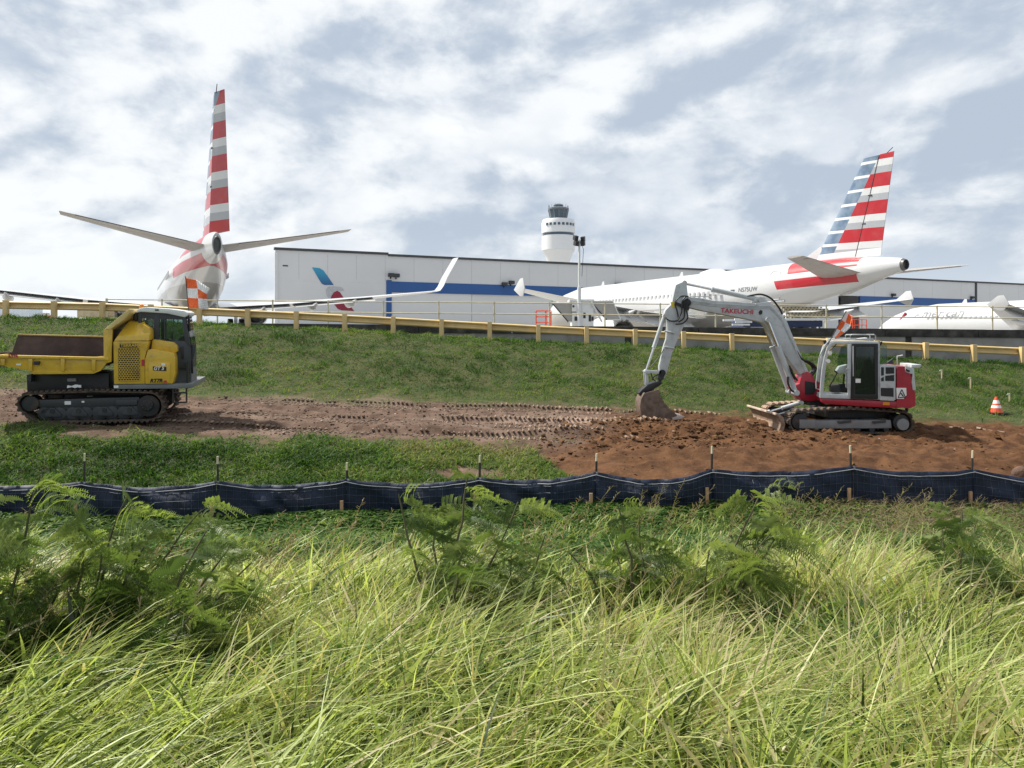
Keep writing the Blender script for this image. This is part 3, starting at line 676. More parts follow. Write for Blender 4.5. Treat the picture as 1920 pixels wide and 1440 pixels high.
for k in range(5):
    xx = 9.0 + k * .5; MB().box(xx, xx + .03, -.015, .015, 5.85 - k * .06, 6.0 - k * .06).build('aerial', M_lamp, a2)
# ------------------------------------------------------------------ things on the apron
def lamp_tower():
    Y = 36.2; x = wx(1084, Y); g = za(x)
    o = thing('light_tower', 'white portable solar light tower with tall mast and tilted panels on the apron', 'light tower', (x, Y, g))
    Z = lambda py: wz(py, Y) - g; Xl = lambda px: wx(px, Y) - x
    MB().box(Xl(1071), Xl(1111), -.5, .7, .35, Z(567)).build('cabinet', M_white, o, bevel=.02)
    MB().box(Xl(1066), Xl(1112), -.55, .75, Z(567) + .005, Z(562)).build('cabinet_lid', M_white, o, bevel=.02)
    for px, py, w, h in ((1078, 598, 3, 4), (1094, 592, 2.4, 5), (1104, 597, 2.4, 6), (1109, 598, 2, 4)):
        MB().box(Xl(px - w / 2 - 1), Xl(px + w / 2 + 1), -.515, -.49, Z(py + h), Z(py - h)).build('vent', M_lamp, o)
    MB().disc(Xl(1073.5), Z(575), .055, -.512, -.495).build('mark', M_lamp, o); MB().box(Xl(1070), Xl(1079), -.508, -.495, Z(586.5), Z(585)).build('mark', M_lamp, o)
    MB().box(-1.1, 1.1, -.5, .7, .18, .34).build('trailer_frame', M_lamp, o)
    for s in (-.6, .6): MB().tube([(s, -.62, .28), (s, -.5, .28)], .28, 18).build('wheel', M_hose, o)
    for px0, px1, pt, pb in ((1034, 1064, 569, 604), (1105, 1135, 566, 600)):
        a, b_ = Xl(px0), Xl(px1)
        w = 1.05
        vs = [(a, -.55, Z(pt)), (a + w, -.35, Z(pt) + .02), (b_ + w * .65, -.3, Z(pb)), (b_, -.5, Z(pb))]
        nrm = Vector((.05, .04, .03)); b = MB(); b.add(vs + [tuple(Vector(v) + Vector((.0, .05, .03))) for v in vs], [(0, 1, 2, 3), (7, 6, 5, 4), (0, 4, 5, 1), (1, 5, 6, 2), (2, 6, 7, 3), (3, 7, 4, 0)])
        sp = b.build('solar_panel', M_solar, o)
        for i, j in ((0, 3), (1, 2), (0, 1), (3, 2)): MB().tube([vs[i], vs[j]], .03, 6).build('panel_frame', M_lamp if i == 0 and j == 3 else M_whitep, sp)
    MB().tube([(Xl(1106), -.56, Z(566)), (Xl(1126), -.56, Z(604))], .05, 6).build('panel_strut', M_whitep, o)
    MB().tube([(0, -.6, .3), (0, -.6, Z(540)), ], .085, 10).build('mast', M_whitep, o)
    MB().tube([(0, -.6, Z(540)), (0, -.6, Z(455))], .052, 10).build('mast', M_whitep, o)
    MB().tube([(0, -.6, Z(452)), (Xl(1092), -.55, Z(470)), (Xl(1089), -.56, Z(520))], .012, 5).build('mast_cable', M_lamp, o)
    MB().box(-.22, .24, -.64, -.56, Z(457), Z(454)).build('crossarm', M_whitep, o)
    for px, py in ((1077, 449), (1078, 459), (1091, 451), (1091, 459)):
        b = MB(); b.box(-.085, .085, -.16, .12, -.11, .11, M=Matrix.Translation((Xl(px), -.6, Z(py))) @ Matrix.Rotation(R(20 if px < 1084 else -20), 4, 'Z') @ Matrix.Rotation(R(15), 4, 'X')); b.build('flood_lamp', M_lamp, o, bevel=.015)
lamp_tower()
def stand(px0, px1, pyt, Y, label):
    x0, x1 = wx(px0, Y), wx(px1, Y); g = za(x0); o = thing('service_stand', label, 'stand', ((x0 + x1) / 2, Y, g)); w = (x1 - x0) / 2
    zt = wz(pyt, Y) - g; zp = zt - 1.0
    for sx in (-w, -w * .1, w * .35):
        for y in (-.4, .4):
            MB().tube([(sx, y, 0), (sx, y, zt if sx < 0 else zt - .03)], .022, 6).build('post', M_cone, o)
    for z in (zt, zt - .28, zt - .55):
        for y in (-.4, .4): MB().tube([(-w, y, z), (w * .35, y, z)], .018, 6).build('rail', M_cone, o)
    MB().box(-w, w, -.42, .42, zp - .05, zp).build('platform', M_cone, o)
    for k in range(5): MB().box(w - .05 - k * .1, w + .12 - k * .1, -.35, .35, zp * (.15 + .15 * k), zp * (.15 + .15 * k) + .03).build('step', M_cone, o)
stand(1005, 1046, 583, 36.5, 'orange maintenance stand with handrails left of the solar light tower')
stand(1592, 1630, 599, 38.0, 'small orange maintenance stand behind the flag of the excavator')
def rack():
    Y = 37.2; x0, x1 = wx(1466, Y), wx(1543, Y); g = za(x0); o = thing('cargo_rack', 'tan steel rack of stacked roller beams below the tail of the airliner', 'rack', (x0, Y, g)); w = x1 - x0
    for k, py in enumerate((577, 581, 588, 592)):
        z = wz(py, Y) - g; MB().box(-.05, w + (.1 if k % 2 else -.25), -.1 - .3 * k, .0 - .3 * k, z - .05, z + .05).build('beam', M_tan, o)
        for i in range(11): MB().tube([(i * w / 11 + .06, -.14 - .3 * k, z), (i * w / 11 + .06, .05 - .3 * k, z)], .03, 6).build('roller', M_lamp, o)
    for i in range(6):
        x = .05 + i * (w - .1) / 5; MB().box(x - .035, x + .035, -.5, -.42, 0, wz(585 + (i % 3) * 4, Y) - g).build('upright', M_cream if i % 2 else M_whitep, o)
    MB().box(0, w, .3, .5, 0, wz(597, Y) - g).build('back_board', M_hangdark, o)
rack()
def loader():
    Y = 36.0; x0, x1 = wx(1366, Y), wx(1540, Y); g = za((x0 + x1) / 2); o = thing('cargo_loader', 'low navy deck cargo loader with white side rails parked under the airliner tail', 'loader', ((x0 + x1) / 2, Y, g)); w = (x1 - x0) / 2
    zt = wz(602, Y) - g
    MB().box(-w + .4, w - .3, -.9, .9, zt - .28, zt).build('deck', M_navy, o, bevel=.02)
    for y in (-.95, .95): MB().box(-w, w, y - .05, y + .05, zt + .01, zt + .10).build('side_rail', M_white, o, bevel=.01)
    for k, (a, c) in enumerate(((-w - .1, -w + .7), (-w + .05, -w + .8))): MB().box(a, c, -.98, -.9, zt - .22 + k * .12, zt - .14 + k * .12).build('fork', M_white, o)
    for x in (-w * .5, -w * .4, w * .3): MB().tube([(x, -.3, zt), (x, -.3, zt + .32)], .04, 6).build('roller_post', M_tan, o)
    for x in (-w * .7, w * .7):
        for y in (-.7, .7): MB().tube([(x, y - .12, .4), (x, y + .12, .4)], .4, 18).build('wheel', M_hose, o)
    for s in (1, -1): MB().tube([(-w * .6 * s, 0, .5), (w * .6 * s, 0, zt - .3)], .08, 8).build('lift_arm', M_lamp, o)
loader()
def far_left():
    Y = 80; x0, x1 = wx(-6, Y), wx(67, Y); g = za(x0)
    o = thing('box_trailer', 'pale blue white box trailer far away under the guardrail at the left edge', 'trailer', ((x0 + x1) / 2, Y, g)); w = (x1 - x0) / 2
    zt = wz(579, Y) - g; MB().box(-w, w, -1.2, 1.2, .9, zt).build('box', mat('trailer_panel', (.62, .68, .74), .5, var=.04), o, bevel=.03)
    MB().box(-w - .02, w + .02, -1.23, 1.23, zt + .003, zt + .09).build('roof_trim', M_whitep, o)
    for k in range(9): MB().box(-w + (k + .5) * w * 2 / 9, -w + (k + .5) * w * 2 / 9 + .05, -1.225, -1.203, .95, zt - .08).build('panel_seam', M_whitep, o)
    for x in (w * .5, w * .8, -w * .7): MB().tube([(x, -1.0, .5), (x, -.7, .5)], .5, 18).build('wheel', M_hose, o)
    MB().box(-w * .95, w * .95, -.9, .9, .6, .88).build('chassis', M_lamp, o)
    Y = 260; x = wx(90, Y); g = CZ - .5; z1 = wz(587.5, Y) - g
    o = thing('airliner', 'distant tail fin with red and blue stripes seen between two guardrail posts at left', 'airplane', (x, Y, g))
    k = Y / F; fin = lambda pts: [((px - 90) * k, wz(py, Y) - g) for px, py in pts]
    MB().prism(fin([(79.5, 587.5), (92, 587.5), (100.5, 600), (100.5, 606), (84, 606)]), -.2, .2).build('fin', livery('fin_far', dict(z0=z1 - 2.5, per=1.1, bs=.45, bx=.6 + .45 * z1, zw=z1 - 3.6, tilt=0)), o)
    MB().rings([[(q, 1.9 * f_ * math.cos(a * math.pi / 10), z1 - 6.0 + 1.9 * f_ * math.sin(a * math.pi / 10)) for a in range(20)] for q, f_ in ((3.2, .1), (0, .6), (-6, 1), (-30, 1), (-34, .4), (-35, .05))]).build('fuselage', M_acw, o)
    for s in (-2, -14): MB().tube([(s * 1.6, 0, z1 - 7), (s * 1.6, 0, 0)], .3, 8).build('gear_leg', M_lamp, o)
    Y = 44; x0, x1 = wx(158, Y), wx(232, Y); g = za(x0)
    o = thing('baggage_cart', 'tan covered ground cart just behind the guardrail beside the dumper hood', 'cart', ((x0 + x1) / 2, Y, g)); w = (x1 - x0) / 2; zt = wz(581, Y) - g
    MB().box(-w, w, -.7, .7, .45, .58).build('floor', M_tan, o); MB().box(-w, w * .2, -.75, .75, zt - .45, zt).build('canopy', M_tan, o, bevel=.05)
    MB().box(-w * .3, w, -.6, .6, .59, zt - .46).build('load', M_tan, o, bevel=.06)
    for s in (-w + .05, w * .12):
        for y in (-.7, .7): MB().box(s - .04, s + .04, y - .04, y + .04, .58, zt - .45).build('upright', M_cream, o)
    for s in (-w * .6, w * .6): MB().tube([(s, -.62, .22), (s, -.45, .22)], .22, 14).build('wheel', M_hose, o)
far_left()
# ------------------------------------------------------------------ helpers for machines
def track_path(circs, n=240):
    # closed outline around circles (x, z, r) given clockwise from the top left; returns evenly spaced (x, z, tangent angle)
    pts = []
    hull = []
    for x, z, r in circs:
        for k in range(72): hull.append((x + r * math.cos(k * math.pi / 36), z + r * math.sin(k * math.pi / 36)))
    hull = sorted(set(hull))
    def half(ps):
        h = []
        for p in ps:
            while len(h) > 1 and (h[-1][0] - h[-2][0]) * (p[1] - h[-2][1]) - (h[-1][1] - h[-2][1]) * (p[0] - h[-2][0]) <= 0: h.pop()
            h.append(p)
        return h[:-1]
    hp = half(hull) + half(hull[::-1])
    hp.append(hp[0]); L = [0]
    for a, c in zip(hp[:-1], hp[1:]): L.append(L[-1] + math.dist(a, c))
    out = []
    for k in range(n):
        s = L[-1] * k / n; i = np.searchsorted(L, s, 'right') - 1; i = min(i, len(hp) - 2)
        t = (s - L[i]) / max(1e-6, L[i + 1] - L[i]); a, c = hp[i], hp[i + 1]
        out.append((a[0] + (c[0] - a[0]) * t, a[1] + (c[1] - a[1]) * t, math.atan2(c[1] - a[1], c[0] - a[0])))
    return out, L[-1]
def make_track(parent, circs, y0, y1, nshoe, belt_t, shoe_h, m_belt, m_shoe, pads=False, sag=0.):
    path, Ln = track_path(circs, nshoe * 3)
    b = MB(); rs = []
    for x, z, a in path:
        nx_, nz_ = math.sin(a), -math.cos(a)      # outward for a counter-clockwise hull
        rs.append([(x, y0 + .01, z), (x, y1 - .01, z), (x + nx_ * belt_t, y1 - .01, z + nz_ * belt_t), (x + nx_ * belt_t, y0 + .01, z + nz_ * belt_t)])
    rs.append(rs[0]); b.rings(rs, caps=False); tr = b.build('track', m_belt, parent, smooth=50)
    pitch = Ln / nshoe; w = pitch * .36
    if pads:
        s = MB(); s.box(-pitch * .44, pitch * .44, y0, y1, 0, shoe_h * .5)
        s.prism([(-pitch * .33, shoe_h * .5), (pitch * .33, shoe_h * .5), (pitch * .2, shoe_h * 1.3), (-pitch * .2, shoe_h * 1.3)], y0 + .03, y1 - .03)
    else:
        s = MB(); s.prism([(-w, 0), (w, 0), (w * .5, shoe_h), (-w * .5, shoe_h)], y0, y0 + (y1 - y0) * .46); s.prism([(-w + pitch * .3, 0), (w + pitch * .3, 0), (w * .5 + pitch * .3, shoe_h), (-w * .5 + pitch * .3, shoe_h)], y0 + (y1 - y0) * .5, y1)
    first = None
    for k in range(nshoe):
        x, z, a = path[k * 3]; nx_, nz_ = math.sin(a), -math.cos(a)
        M = Matrix.Translation((x + nx_ * (belt_t - .004), 0, z + nz_ * (belt_t - .004))) @ Matrix.Rotation(-(a + math.pi), 4, 'Y')
        if first is None: first = s.build('shoe', m_shoe, tr, bevel=.008); first.matrix_local = M
        else: share(first, tr, M)
    return tr
def cyl2(parent, name, a, c, frac, r, m_barrel, y, rev=False):
    a, c = Vector((a[0], y, a[1])), Vector((c[0], y, c[1])); mid = a.lerp(c, frac)
    o = MB().tube([a, mid], r, 16).build(name, m_barrel, parent)
    MB().tube([mid, mid + (c - mid) * .04], r * 1.12, 16).build('gland', m_barrel, o)
    MB().tube([mid, c], r * .55, 12).build('piston_rod', M_chrome, o)
    for p in (a, c): MB().tube([p + Vector((0, -r * 1.5, 0)), p + Vector((0, r * 1.5, 0))], r * 1.0, 14).build('pin_eye', m_barrel, o)
    return o
def hose(parent, pts, r=.022):
    # smooth through points (catmull-rom)
    P_ = [Vector(p) for p in pts]; P_ = [P_[0]] + P_ + [P_[-1]]; out = []
    for i in range(1, len(P_) - 2):
        for k in range(6):
            t = k / 6; p0, p1, p2, p3 = P_[i - 1:i + 3]
            out.append(.5 * ((2 * p1) + (p2 - p0) * t + (2 * p0 - 5 * p1 + 4 * p2 - p3) * t * t + (3 * p1 - p0 - 3 * p2 + p3) * t ** 3))
    out.append(P_[-1]); return MB().tube(out, r, 7).build('hose', M_hose, parent)
def flag(parent, grid, pole, cols, rows, first_orange=True):
    # grid(u, v) -> point, each check its own quad patch
    b = MB(); N = 6
    for i in range(cols):
        for j in range(rows):
            mi = (i + j) % 2 if first_orange else (i + j + 1) % 2
            for k in range(N):
                for l in range(N):
                    q = [grid((i + (k + a) / N) / cols, (j + (l + c) / N) / rows) for a, c in ((0, 0), (1, 0), (1, 1), (0, 1))]
                    b.add(q, [(0, 1, 2, 3)], mi)
    o = b.build('flag', [M_orange, M_flagw], parent, smooth=60)
    md = o.modifiers.new('thick', 'SOLIDIFY'); md.thickness = .004
    MB().tube(pole, .012, 7).build('flag_pole', M_lamp, o); return o
# ------------------------------------------------------------------ excavator
def excavator():
    Y0 = 22.5; ox = wx(1600, Y0); oz = wz(812, 21.25) + .0
    o = thing('excavator', 'grey and red crawler excavator with boom folded down on the brown soil', 'excavator', (ox, Y0, oz))
    def q(pts, Y): return [(wx(a, Y) - ox, wz(c, Y) - oz) for a, c in pts]
    def q1(a, c, Y): return q([(a, c)], Y)[0]
    YN = 21.25; yn = YN - Y0
    z3 = lambda pts, Y: q([(1380 + a * .1875, 570 + c * .1875) for a, c in pts], Y)
    z2 = lambda pts, Y: q([(1160 + a * .2222, 510 + c * .2222) for a, c in pts], Y)
    # undercarriage
    for side, yy in ((-1, yn), (1, .75)):
        y1 = yy + .5
        ci = [(*q1(1502, 791.5, YN), .275), (*q1(1692, 792.8, YN), .27), (*q1(1600, 788, YN), .29)]
        tr = make_track(o, ci, yy, y1, 40, .03, .05, M_track, M_track if side < 0 else M_muddy, pads=True)
        ya, yb = (yy + .03, y1 - .08) if side < 0 else (yy + .08, y1 - .03)
        MB().prism(q([(1500, 789), (1672, 788), (1674, 803.5), (1505, 804.5)], YN), ya + .02, yb - .02).build('track_frame', mat('frame_grey', (.20, .20, .20), .6, dirt=MUD, da=.35, ds=4), tr, bevel=.02)
        MB().prism(q([(1500, 787), (1530, 787), (1530, 803), (1500, 803)], YN), ya, ya + .05).build('idler_guard', mat('frame_grey', (.2, .2, .2)), tr, bevel=.01)
        for px in (1585, 1650): MB().prism(q([(px - 14, 790), (px + 12, 788), (px + 12, 792), (px - 12, 794.5)], YN), ya - .015, ya + .03).build('frame_step', M_cabgrey, tr, bevel=.01)
        for px, pz, r in ((1502, 791.5, .23), (1692, 792.8, .225)):
            MB().disc(*q1(px, pz, YN), r, yy + .06, y1 - .06).build('sprocket' if px > 1600 else 'idler', M_dk, tr, bevel=.02)
        MB().disc(*q1(1694, 796, YN), .165, ya - .03, ya + .05).build('drive_hub', mat('hub_grey', (.26, .26, .26), .6, dirt=MUD, da=.2), tr, bevel=.02)
        for k in range(6): MB().disc(*q1(1530 + k * 27, 806, YN), .075, yy + .08, y1 - .08, 16).build('roller', M_dk, tr)
    MB().box(-1.0, .9, -.74, .74, .34, .62).build('undercarriage_frame', M_dk, o, bevel=.04)
    MB().lathe([(.62, .6), (.62, .9)], c=(.35, 0, 0), n=36).build('slew_ring', M_dk, o)
    # dozer blade with arms
    bx = 7.33 - ox; zt = wz(777, 21.2) - oz
    pr = [(bx - .06, zt), (bx + .03, zt - .10), (bx + .08, zt - .28), (bx + .02, zt - .46), (bx - .07, zt - .60), (bx + .02, zt - .61), (bx + .15, zt - .46), (bx + .2, zt - .28), (bx + .15, zt - .08), (bx + .0, zt + .02)]
    bl = MB().prism(pr, -1.3, 1.3).build('dozer_blade', M_muddy, o, bevel=.01)
    MB().box(bx - .075, bx - .02, -1.3, 1.3, zt - .02, zt + .035).build('blade_edge', mat('blade_edge_pale', (.5, .40, .32), .9, var=.3, bump=.4), bl, bevel=.008)  # paler strip along the top edge of the blade
    for y in (-.45, .35):
        MB().prism([(bx + .15, zt - .12), (bx + .95, zt + .12), (bx + 1.1, zt - .02), (bx + .18, zt - .34)], y - .09, y + .09).build('blade_arm', M_cabgrey, bl, bevel=.02)
    cyl2(bl, 'blade_cylinder', (bx + 1.1, zt + .22), (bx + .18, zt - .05), .6, .055, M_exgrey, -.05)
    # red deck
    dk = MB().prism(z3([(835, 945), (1440, 960), (1600, 962), (1700, 1015), (1580, 1030), (1220, 1020), (870, 1003), (838, 985)], 21.4), yn + .08, 1.1).build('deck', M_exred, o, bevel=.03)
    MB().prism(z3([(1455, 973), (1520, 973), (1520, 1002), (1455, 1002)], 21.36), yn + .05, yn + .09).build('marker_lamp', M_amber, dk)
    MB().tube([(*z3([(1690, 1020)], 22)[0][:1], .2, z3([(1690, 1020)], 22)[0][1]), (z3([(1680, 1085)], 22)[0][0], .2, z3([(1680, 1085)], 22)[0][1])], .05, 8).build('drain_hose', M_hose, dk)
    # counterweight: rounded rear, plan arc
    prof = z3([(1582, 1018), (1582, 640), (1600, 618), (1680, 618), (1730, 700), (1752, 800), (1782, 880), (1785, 1000), (1720, 1028)], 21.4)
    b = MB(); rs = []
    xm = prof[1][0]
    for y in np.linspace(yn + .06, .8, 15):
        t = (y - (yn + 1.15) / 2 - .0) / 1.2; k = (1 - .12 * abs(y - (-.03)) ** 3 / 1.2 ** 3) * (1 - .30 * np.clip((y - yn - .06) / .7, 0, 1))
        rs.append([(xm + (x - xm) * k, y, z) for x, z in prof])
    cw = b.rings(rs).build('counterweight', M_exred, o, bevel=.0, smooth=35)
    b = MB(); pr = z3([(1665, 606), (1752, 640), (1757, 760), (1768, 850), (1740, 850), (1728, 770), (1735, 690), (1715, 690), (1668, 672)], 21.38)
    b.prism(pr, yn + .03, yn + .25).build('corner_trim', M_exgrey, cw, bevel=.015)
    MB().prism(z3([(1690, 596), (1785, 596), (1785, 612), (1760, 632), (1690, 625)], 21.6), yn + .1, .25).build('tail_spoiler', M_exgrey, cw, bevel=.015)
    MB().prism(z3([(1672, 640), (1710, 655), (1712, 672), (1680, 668)], 21.36), yn + .015, yn + .05).build('tail_lamp', M_blk, cw)
    MB().prism(z3([(1585, 830), (1680, 828), (1683, 900), (1655, 936), (1588, 936)], 21.36), yn + .045, yn + .075).build('warning_sign', M_sticker, cw)
    b = MB(); tp = [(1640, 845), (1604, 925), (1676, 920)]
    for i in range(3):
        a, c = z3([tp[i], tp[(i + 1) % 3]], 21.34); b.tube([(a[0], yn + .04, a[1]), (c[0], yn + .04, c[1])], .012, 5)
    b.tube([(*z3([(1632, 880)], 21.34)[0][:1], yn + .04, z3([(1632, 880)], 21.34)[0][1]), (z3([(1655, 912)], 21.34)[0][0], yn + .04, z3([(1655, 912)], 21.34)[0][1])], .016, 5)
    b.build('warning_triangle', M_ink, cw)
    MB().prism(z3([(1400, 612), (1570, 612), (1570, 960), (1400, 960)], 22.5), yn + .4, .85).build('engine_cover', M_exred, o, bevel=.05)
    # side louvre panel
    lp = MB().prism(z3([(1424, 615), (1435, 606), (1565, 606), (1578, 618), (1578, 945), (1560, 960), (1424, 955)], 21.36), yn + .04, yn + .5).build('louvre_panel', M_exgrey, o, bevel=.015)
    for poly in ([(1440, 628), (1466, 628), (1466, 706), (1440, 712)], [(1484, 628), (1566, 628), (1566, 688), (1484, 694)], [(1440, 735), (1466, 722), (1466, 766), (1440, 766)], [(1480, 712), (1566, 702), (1566, 762), (1480, 762)], [(1436, 832), (1560, 832), (1560, 918), (1436, 912)]):
        MB().prism(z3(poly, 21.34), yn + .028, yn + .06).build('louvre', M_blk, lp)
    # tank side / step and mirror at rear
    MB().prism(z3([(1450, 600), (1525, 545), (1530, 600)], 22.0), -.1, .0).build('lid', M_cabgrey, o)
    MB().tube([(z3([(1565, 600)], 21.8)[0][0], -.6, z3([(1565, 605)], 21.8)[0][1]), (z3([(1562, 520)], 21.8)[0][0], -.6, z3([(1562, 520)], 21.8)[0][1]), (z3([(1615, 510)], 21.8)[0][0], -.6, z3([(1615, 510)], 21.8)[0][1])], .018, 7).build('work_lamp_arm', M_exgrey, o)
    # cab: frame of two side frames joined by roof and sills
    yc0, yc1 = yn + .06, -.12
    cab = MB()
    outer = z3([(832, 945), (832, 850), (850, 660), (876, 520), (905, 430), (935, 392), (975, 375), (1180, 372), (1410, 380), (1424, 395), (1424, 950)], 21.36)
    inner = z3([(868, 915), (868, 850), (886, 670), (908, 530), (932, 450), (955, 415), (985, 402), (1150, 400), (1395, 402), (1402, 410), (1402, 925)], 21.36)
    n = len(outer)
    def frame(ya, yb):
        vs = [(x, ya, z) for x, z in outer] + [(x, ya, z) for x, z in inner] + [(x, yb, z) for x, z in outer] + [(x, yb, z) for x, z in inner]
        fs = []
        for i in range(n):
            j = (i + 1) % n
            fs += [(i, j, n + j, n + i), (2 * n + i, 3 * n + i, 3 * n + j, 2 * n + j), (i, 2 * n + i, 2 * n + j, j), (n + i, n + j, 3 * n + j, 3 * n + i)]
        return MB().add(vs, fs)
    cab = frame(yc0, yc0 + .09).build('cab_frame', M_exgrey, o, bevel=.012)
    frame(yc1 - .09, yc1).build('far_frame', M_exgrey, cab, bevel=.012)
    MB().prism(z3([(935, 380), (975, 366), (1190, 364), (1412, 372), (1420, 392), (1390, 400), (985, 400), (950, 402)], 21.36), yc0 + .01, yc1 - .01).build('cab_roof', M_exgrey, cab, bevel=.02)
    MB().prism(z3([(836, 945), (836, 905), (1420, 915), (1420, 948)], 21.36), yc0 + .01, yc1 - .01).build('cab_floor', M_exgrey, cab)
    MB().prism(z3([(1106, 400), (1150, 400), (1140, 930), (1112, 930)], 21.36), yc0 - .01, yc0 + .07).build('pillar', M_exgrey, cab, bevel=.01)
    MB().prism(z3([(1106, 400), (1126, 400), (1126, 640), (1106, 640)], 22.2), yc1 - .08, yc1 - .01).build('pillar', M_exgrey, cab)
    MB().prism(z3([(1398, 400), (1415, 400), (1415, 945), (1398, 945)], 21.4), yc0 + .1, yc1 - .1).build('rear_wall_frame', M_blk, cab) if False else None
    # rear window wall (dark lower half)
    rx = z3([(1405, 0)], 21.36)[0][0]
    zlo, zmid = z3([(0, 930)], 21.36)[0][1], z3([(0, 690)], 21.36)[0][1]
    MB().box(rx - .05, rx, yc0 + .1, yc1 - .1, zlo, zmid).build('rear_panel', M_blk, cab)
    # far side dark panel below the window line
    MB().prism(z3([(1150, 650), (1400, 650), (1400, 925), (880, 925), (890, 800), (1100, 790)], 22.4), yc1 - .06, yc1 - .03).build('side_panel', M_blk, cab)
    # door: black frame with tinted glass
    dr = MB(); O = z3([(1150, 395), (1410, 395), (1410, 945), (1140, 945)], 21.34); I = z3([(1196, 425), (1370, 425), (1385, 900), (1186, 900)], 21.34)
    ya, yb = yc0 - .03, yc0 + .02
    vs = [(x, y, z) for y in (ya, yb) for x, z in O + I]; fs = []
    for i in range(4):
        j = (i + 1) % 4; fs += [(i, j, 4 + j, 4 + i), (8 + i, 12 + i, 12 + j, 8 + j), (i, 8 + i, 8 + j, j), (4 + i, 4 + j, 12 + j, 12 + i)]
    dr.add(vs, fs); dr = dr.build('door', M_blk, cab, bevel=.008)
    MB().prism(I, yc0 - .014, yc0 - .006).build('pane', M_glassd, dr)
    MB().prism(z3([(1190, 745), (1240, 745), (1240, 785), (1190, 785)], 21.33), yc0 - .036, yc0 - .031).build('notice', M_sticker, dr)
    MB().prism(z3([(1155, 900), (1390, 905), (1390, 880), (1325, 825), (1290, 835), (1160, 870)], 21.4), yc0 + .03, yc0 + .06).build('door_pocket', mat('pocket_grey', (.22, .25, .25), .5), dr)
    MB().tube([(z3([(1165, 420)], 21.33)[0][0], yc0 - .06, z3([(0, 420)], 21.33)[0][1]), (z3([(1165, 720)], 21.33)[0][0], yc0 - .06, z3([(0, 720)], 21.33)[0][1])], .014, 6).build('handle', M_exgrey, dr)
    b = [(1128, 650), (1100, 640), (1095, 700), (1095, 830), (1125, 850)]
    MB().tube([(x, yc0 - .05, z) for x, z in z3(b, 21.32)], .016, 7).build('grab_rail', M_exgrey, cab)
    # windscreen and far windows
    ws = z3([(868, 915), (868, 850), (886, 670), (908, 530), (932, 450), (960, 412)], 21.36)
    b = MB()
    for i in range(5):
        a, c = ws[i], ws[i + 1]; b.add([(a[0] - .02, yc0 + .09, a[1]), (a[0] - .02, yc1 - .09, a[1]), (c[0] - .02, yc1 - .09, c[1]), (c[0] - .02, yc0 + .09, c[1])], [(0, 1, 2, 3)])
    b.build('windscreen', M_glass, cab)
    MB().prism(z3([(990, 405), (1395, 405), (1395, 650), (900, 650), (915, 530), (945, 430)], 22.4), yc1 - .05, yc1 - .045).build('side_window', M_glass, cab)
    # seat, console, levers, steering pedals
    st = MB().prism(z3([(1215, 560), (1250, 545), (1275, 600), (1290, 720), (1290, 800), (1100, 810), (1100, 760), (1225, 740)], 22.0), yc0 + .28, yc0 + .78).build('seat', M_seat, cab, bevel=.04)
    MB().prism(z3([(1302, 560), (1315, 535), (1340, 535), (1350, 570), (1340, 610), (1360, 660), (1290, 660), (1305, 610)], 22.0), yc0 + .4, yc0 + .66).build('headrest', M_seat, st, bevel=.03)
    MB().prism(z3([(960, 620), (1040, 600), (1060, 640), (1040, 680), (950, 690), (930, 665)], 21.9), yc0 + .25, yc0 + .6).build('monitor', mat('console_grey', (.40, .45, .44), .5), cab, bevel=.02)
    for pts, r in (([(880, 830), (960, 690)], .018), ([(960, 690), (930, 665)], .02), ([(1050, 780), (1060, 690)], .03), ([(1080, 700), (1090, 600)], .05), ([(1020, 800), (1030, 700)], .025)):
        MB().tube([(x, yc0 + .4, z) for x, z in z3(pts, 21.8)], r, 7).build('lever', M_blk, cab)
    MB().prism(z3([(890, 810), (975, 800), (985, 880), (890, 880)], 21.8), yc0 + .2, yc0 + .6).build('pedal_box', M_blk, cab, bevel=.02)
    MB().prism(z3([(1060, 640), (1110, 640), (1110, 810), (1060, 830)], 21.9), yc0 + .3, yc0 + .8).build('console', M_blk, cab, bevel=.02)
    # front guard handrail, lamps, mirrors, roof rails
    for Yv, yv, pts in ((21.3, yc0 - .04, [(828, 860), (800, 850), (798, 790), (828, 540), (870, 440), (940, 345)]), (21.3, yc0 + .04, [(850, 540), (862, 470), (935, 365)])):
        MB().tube([(x, yv, z) for x, z in z3(pts, Yv)], .014, 7).build('handrail', M_exgrey, cab)
    for pts in ([(935, 378), (955, 350), (1135, 345), (1135, 310), (1150, 306), (1370, 306), (1386, 318), (1386, 372)], [(1178, 372), (1184, 352), (1360, 352), (1370, 372)]):
        MB().tube([(x, yc0 + .12, z) for x, z in z3(pts, 21.4)], .017, 7).build('roof_rail', M_exgrey, cab)
        MB().tube([(x, yc1 - .12, z) for x, z in z3(pts, 21.4)], .017, 7).build('roof_rail', M_exgrey, cab)
    MB().prism(z3([(1215, 345), (1295, 335), (1300, 352), (1215, 356)], 21.5), yc0 + .3, yc0 + .7).build('roof_hatch', M_white, cab)
    for pts, yv in (([(862, 365), (890, 360), (900, 380), (890, 405), (872, 400)], yc0 + .02), ([(1426, 380), (1448, 374), (1450, 392), (1432, 420)], yc0 + .02)):
        MB().prism(z3(pts, 21.38), yv, yv + .09).build('work_lamp', M_blk, cab, bevel=.008)
    for pts in ([(932, 490)], [(916, 572)]):
        x, z = z3(pts, 21.36)[0]; MB().disc(x, z, .055, yc0 - .025, yc0 + .0, 16).build('headlamp', M_sticker, cab)
    hose(cab, [(x, yc0 + .13, z) for x, z in z3([(1000, 400), (970, 430), (925, 470)], 21.4)], .014)
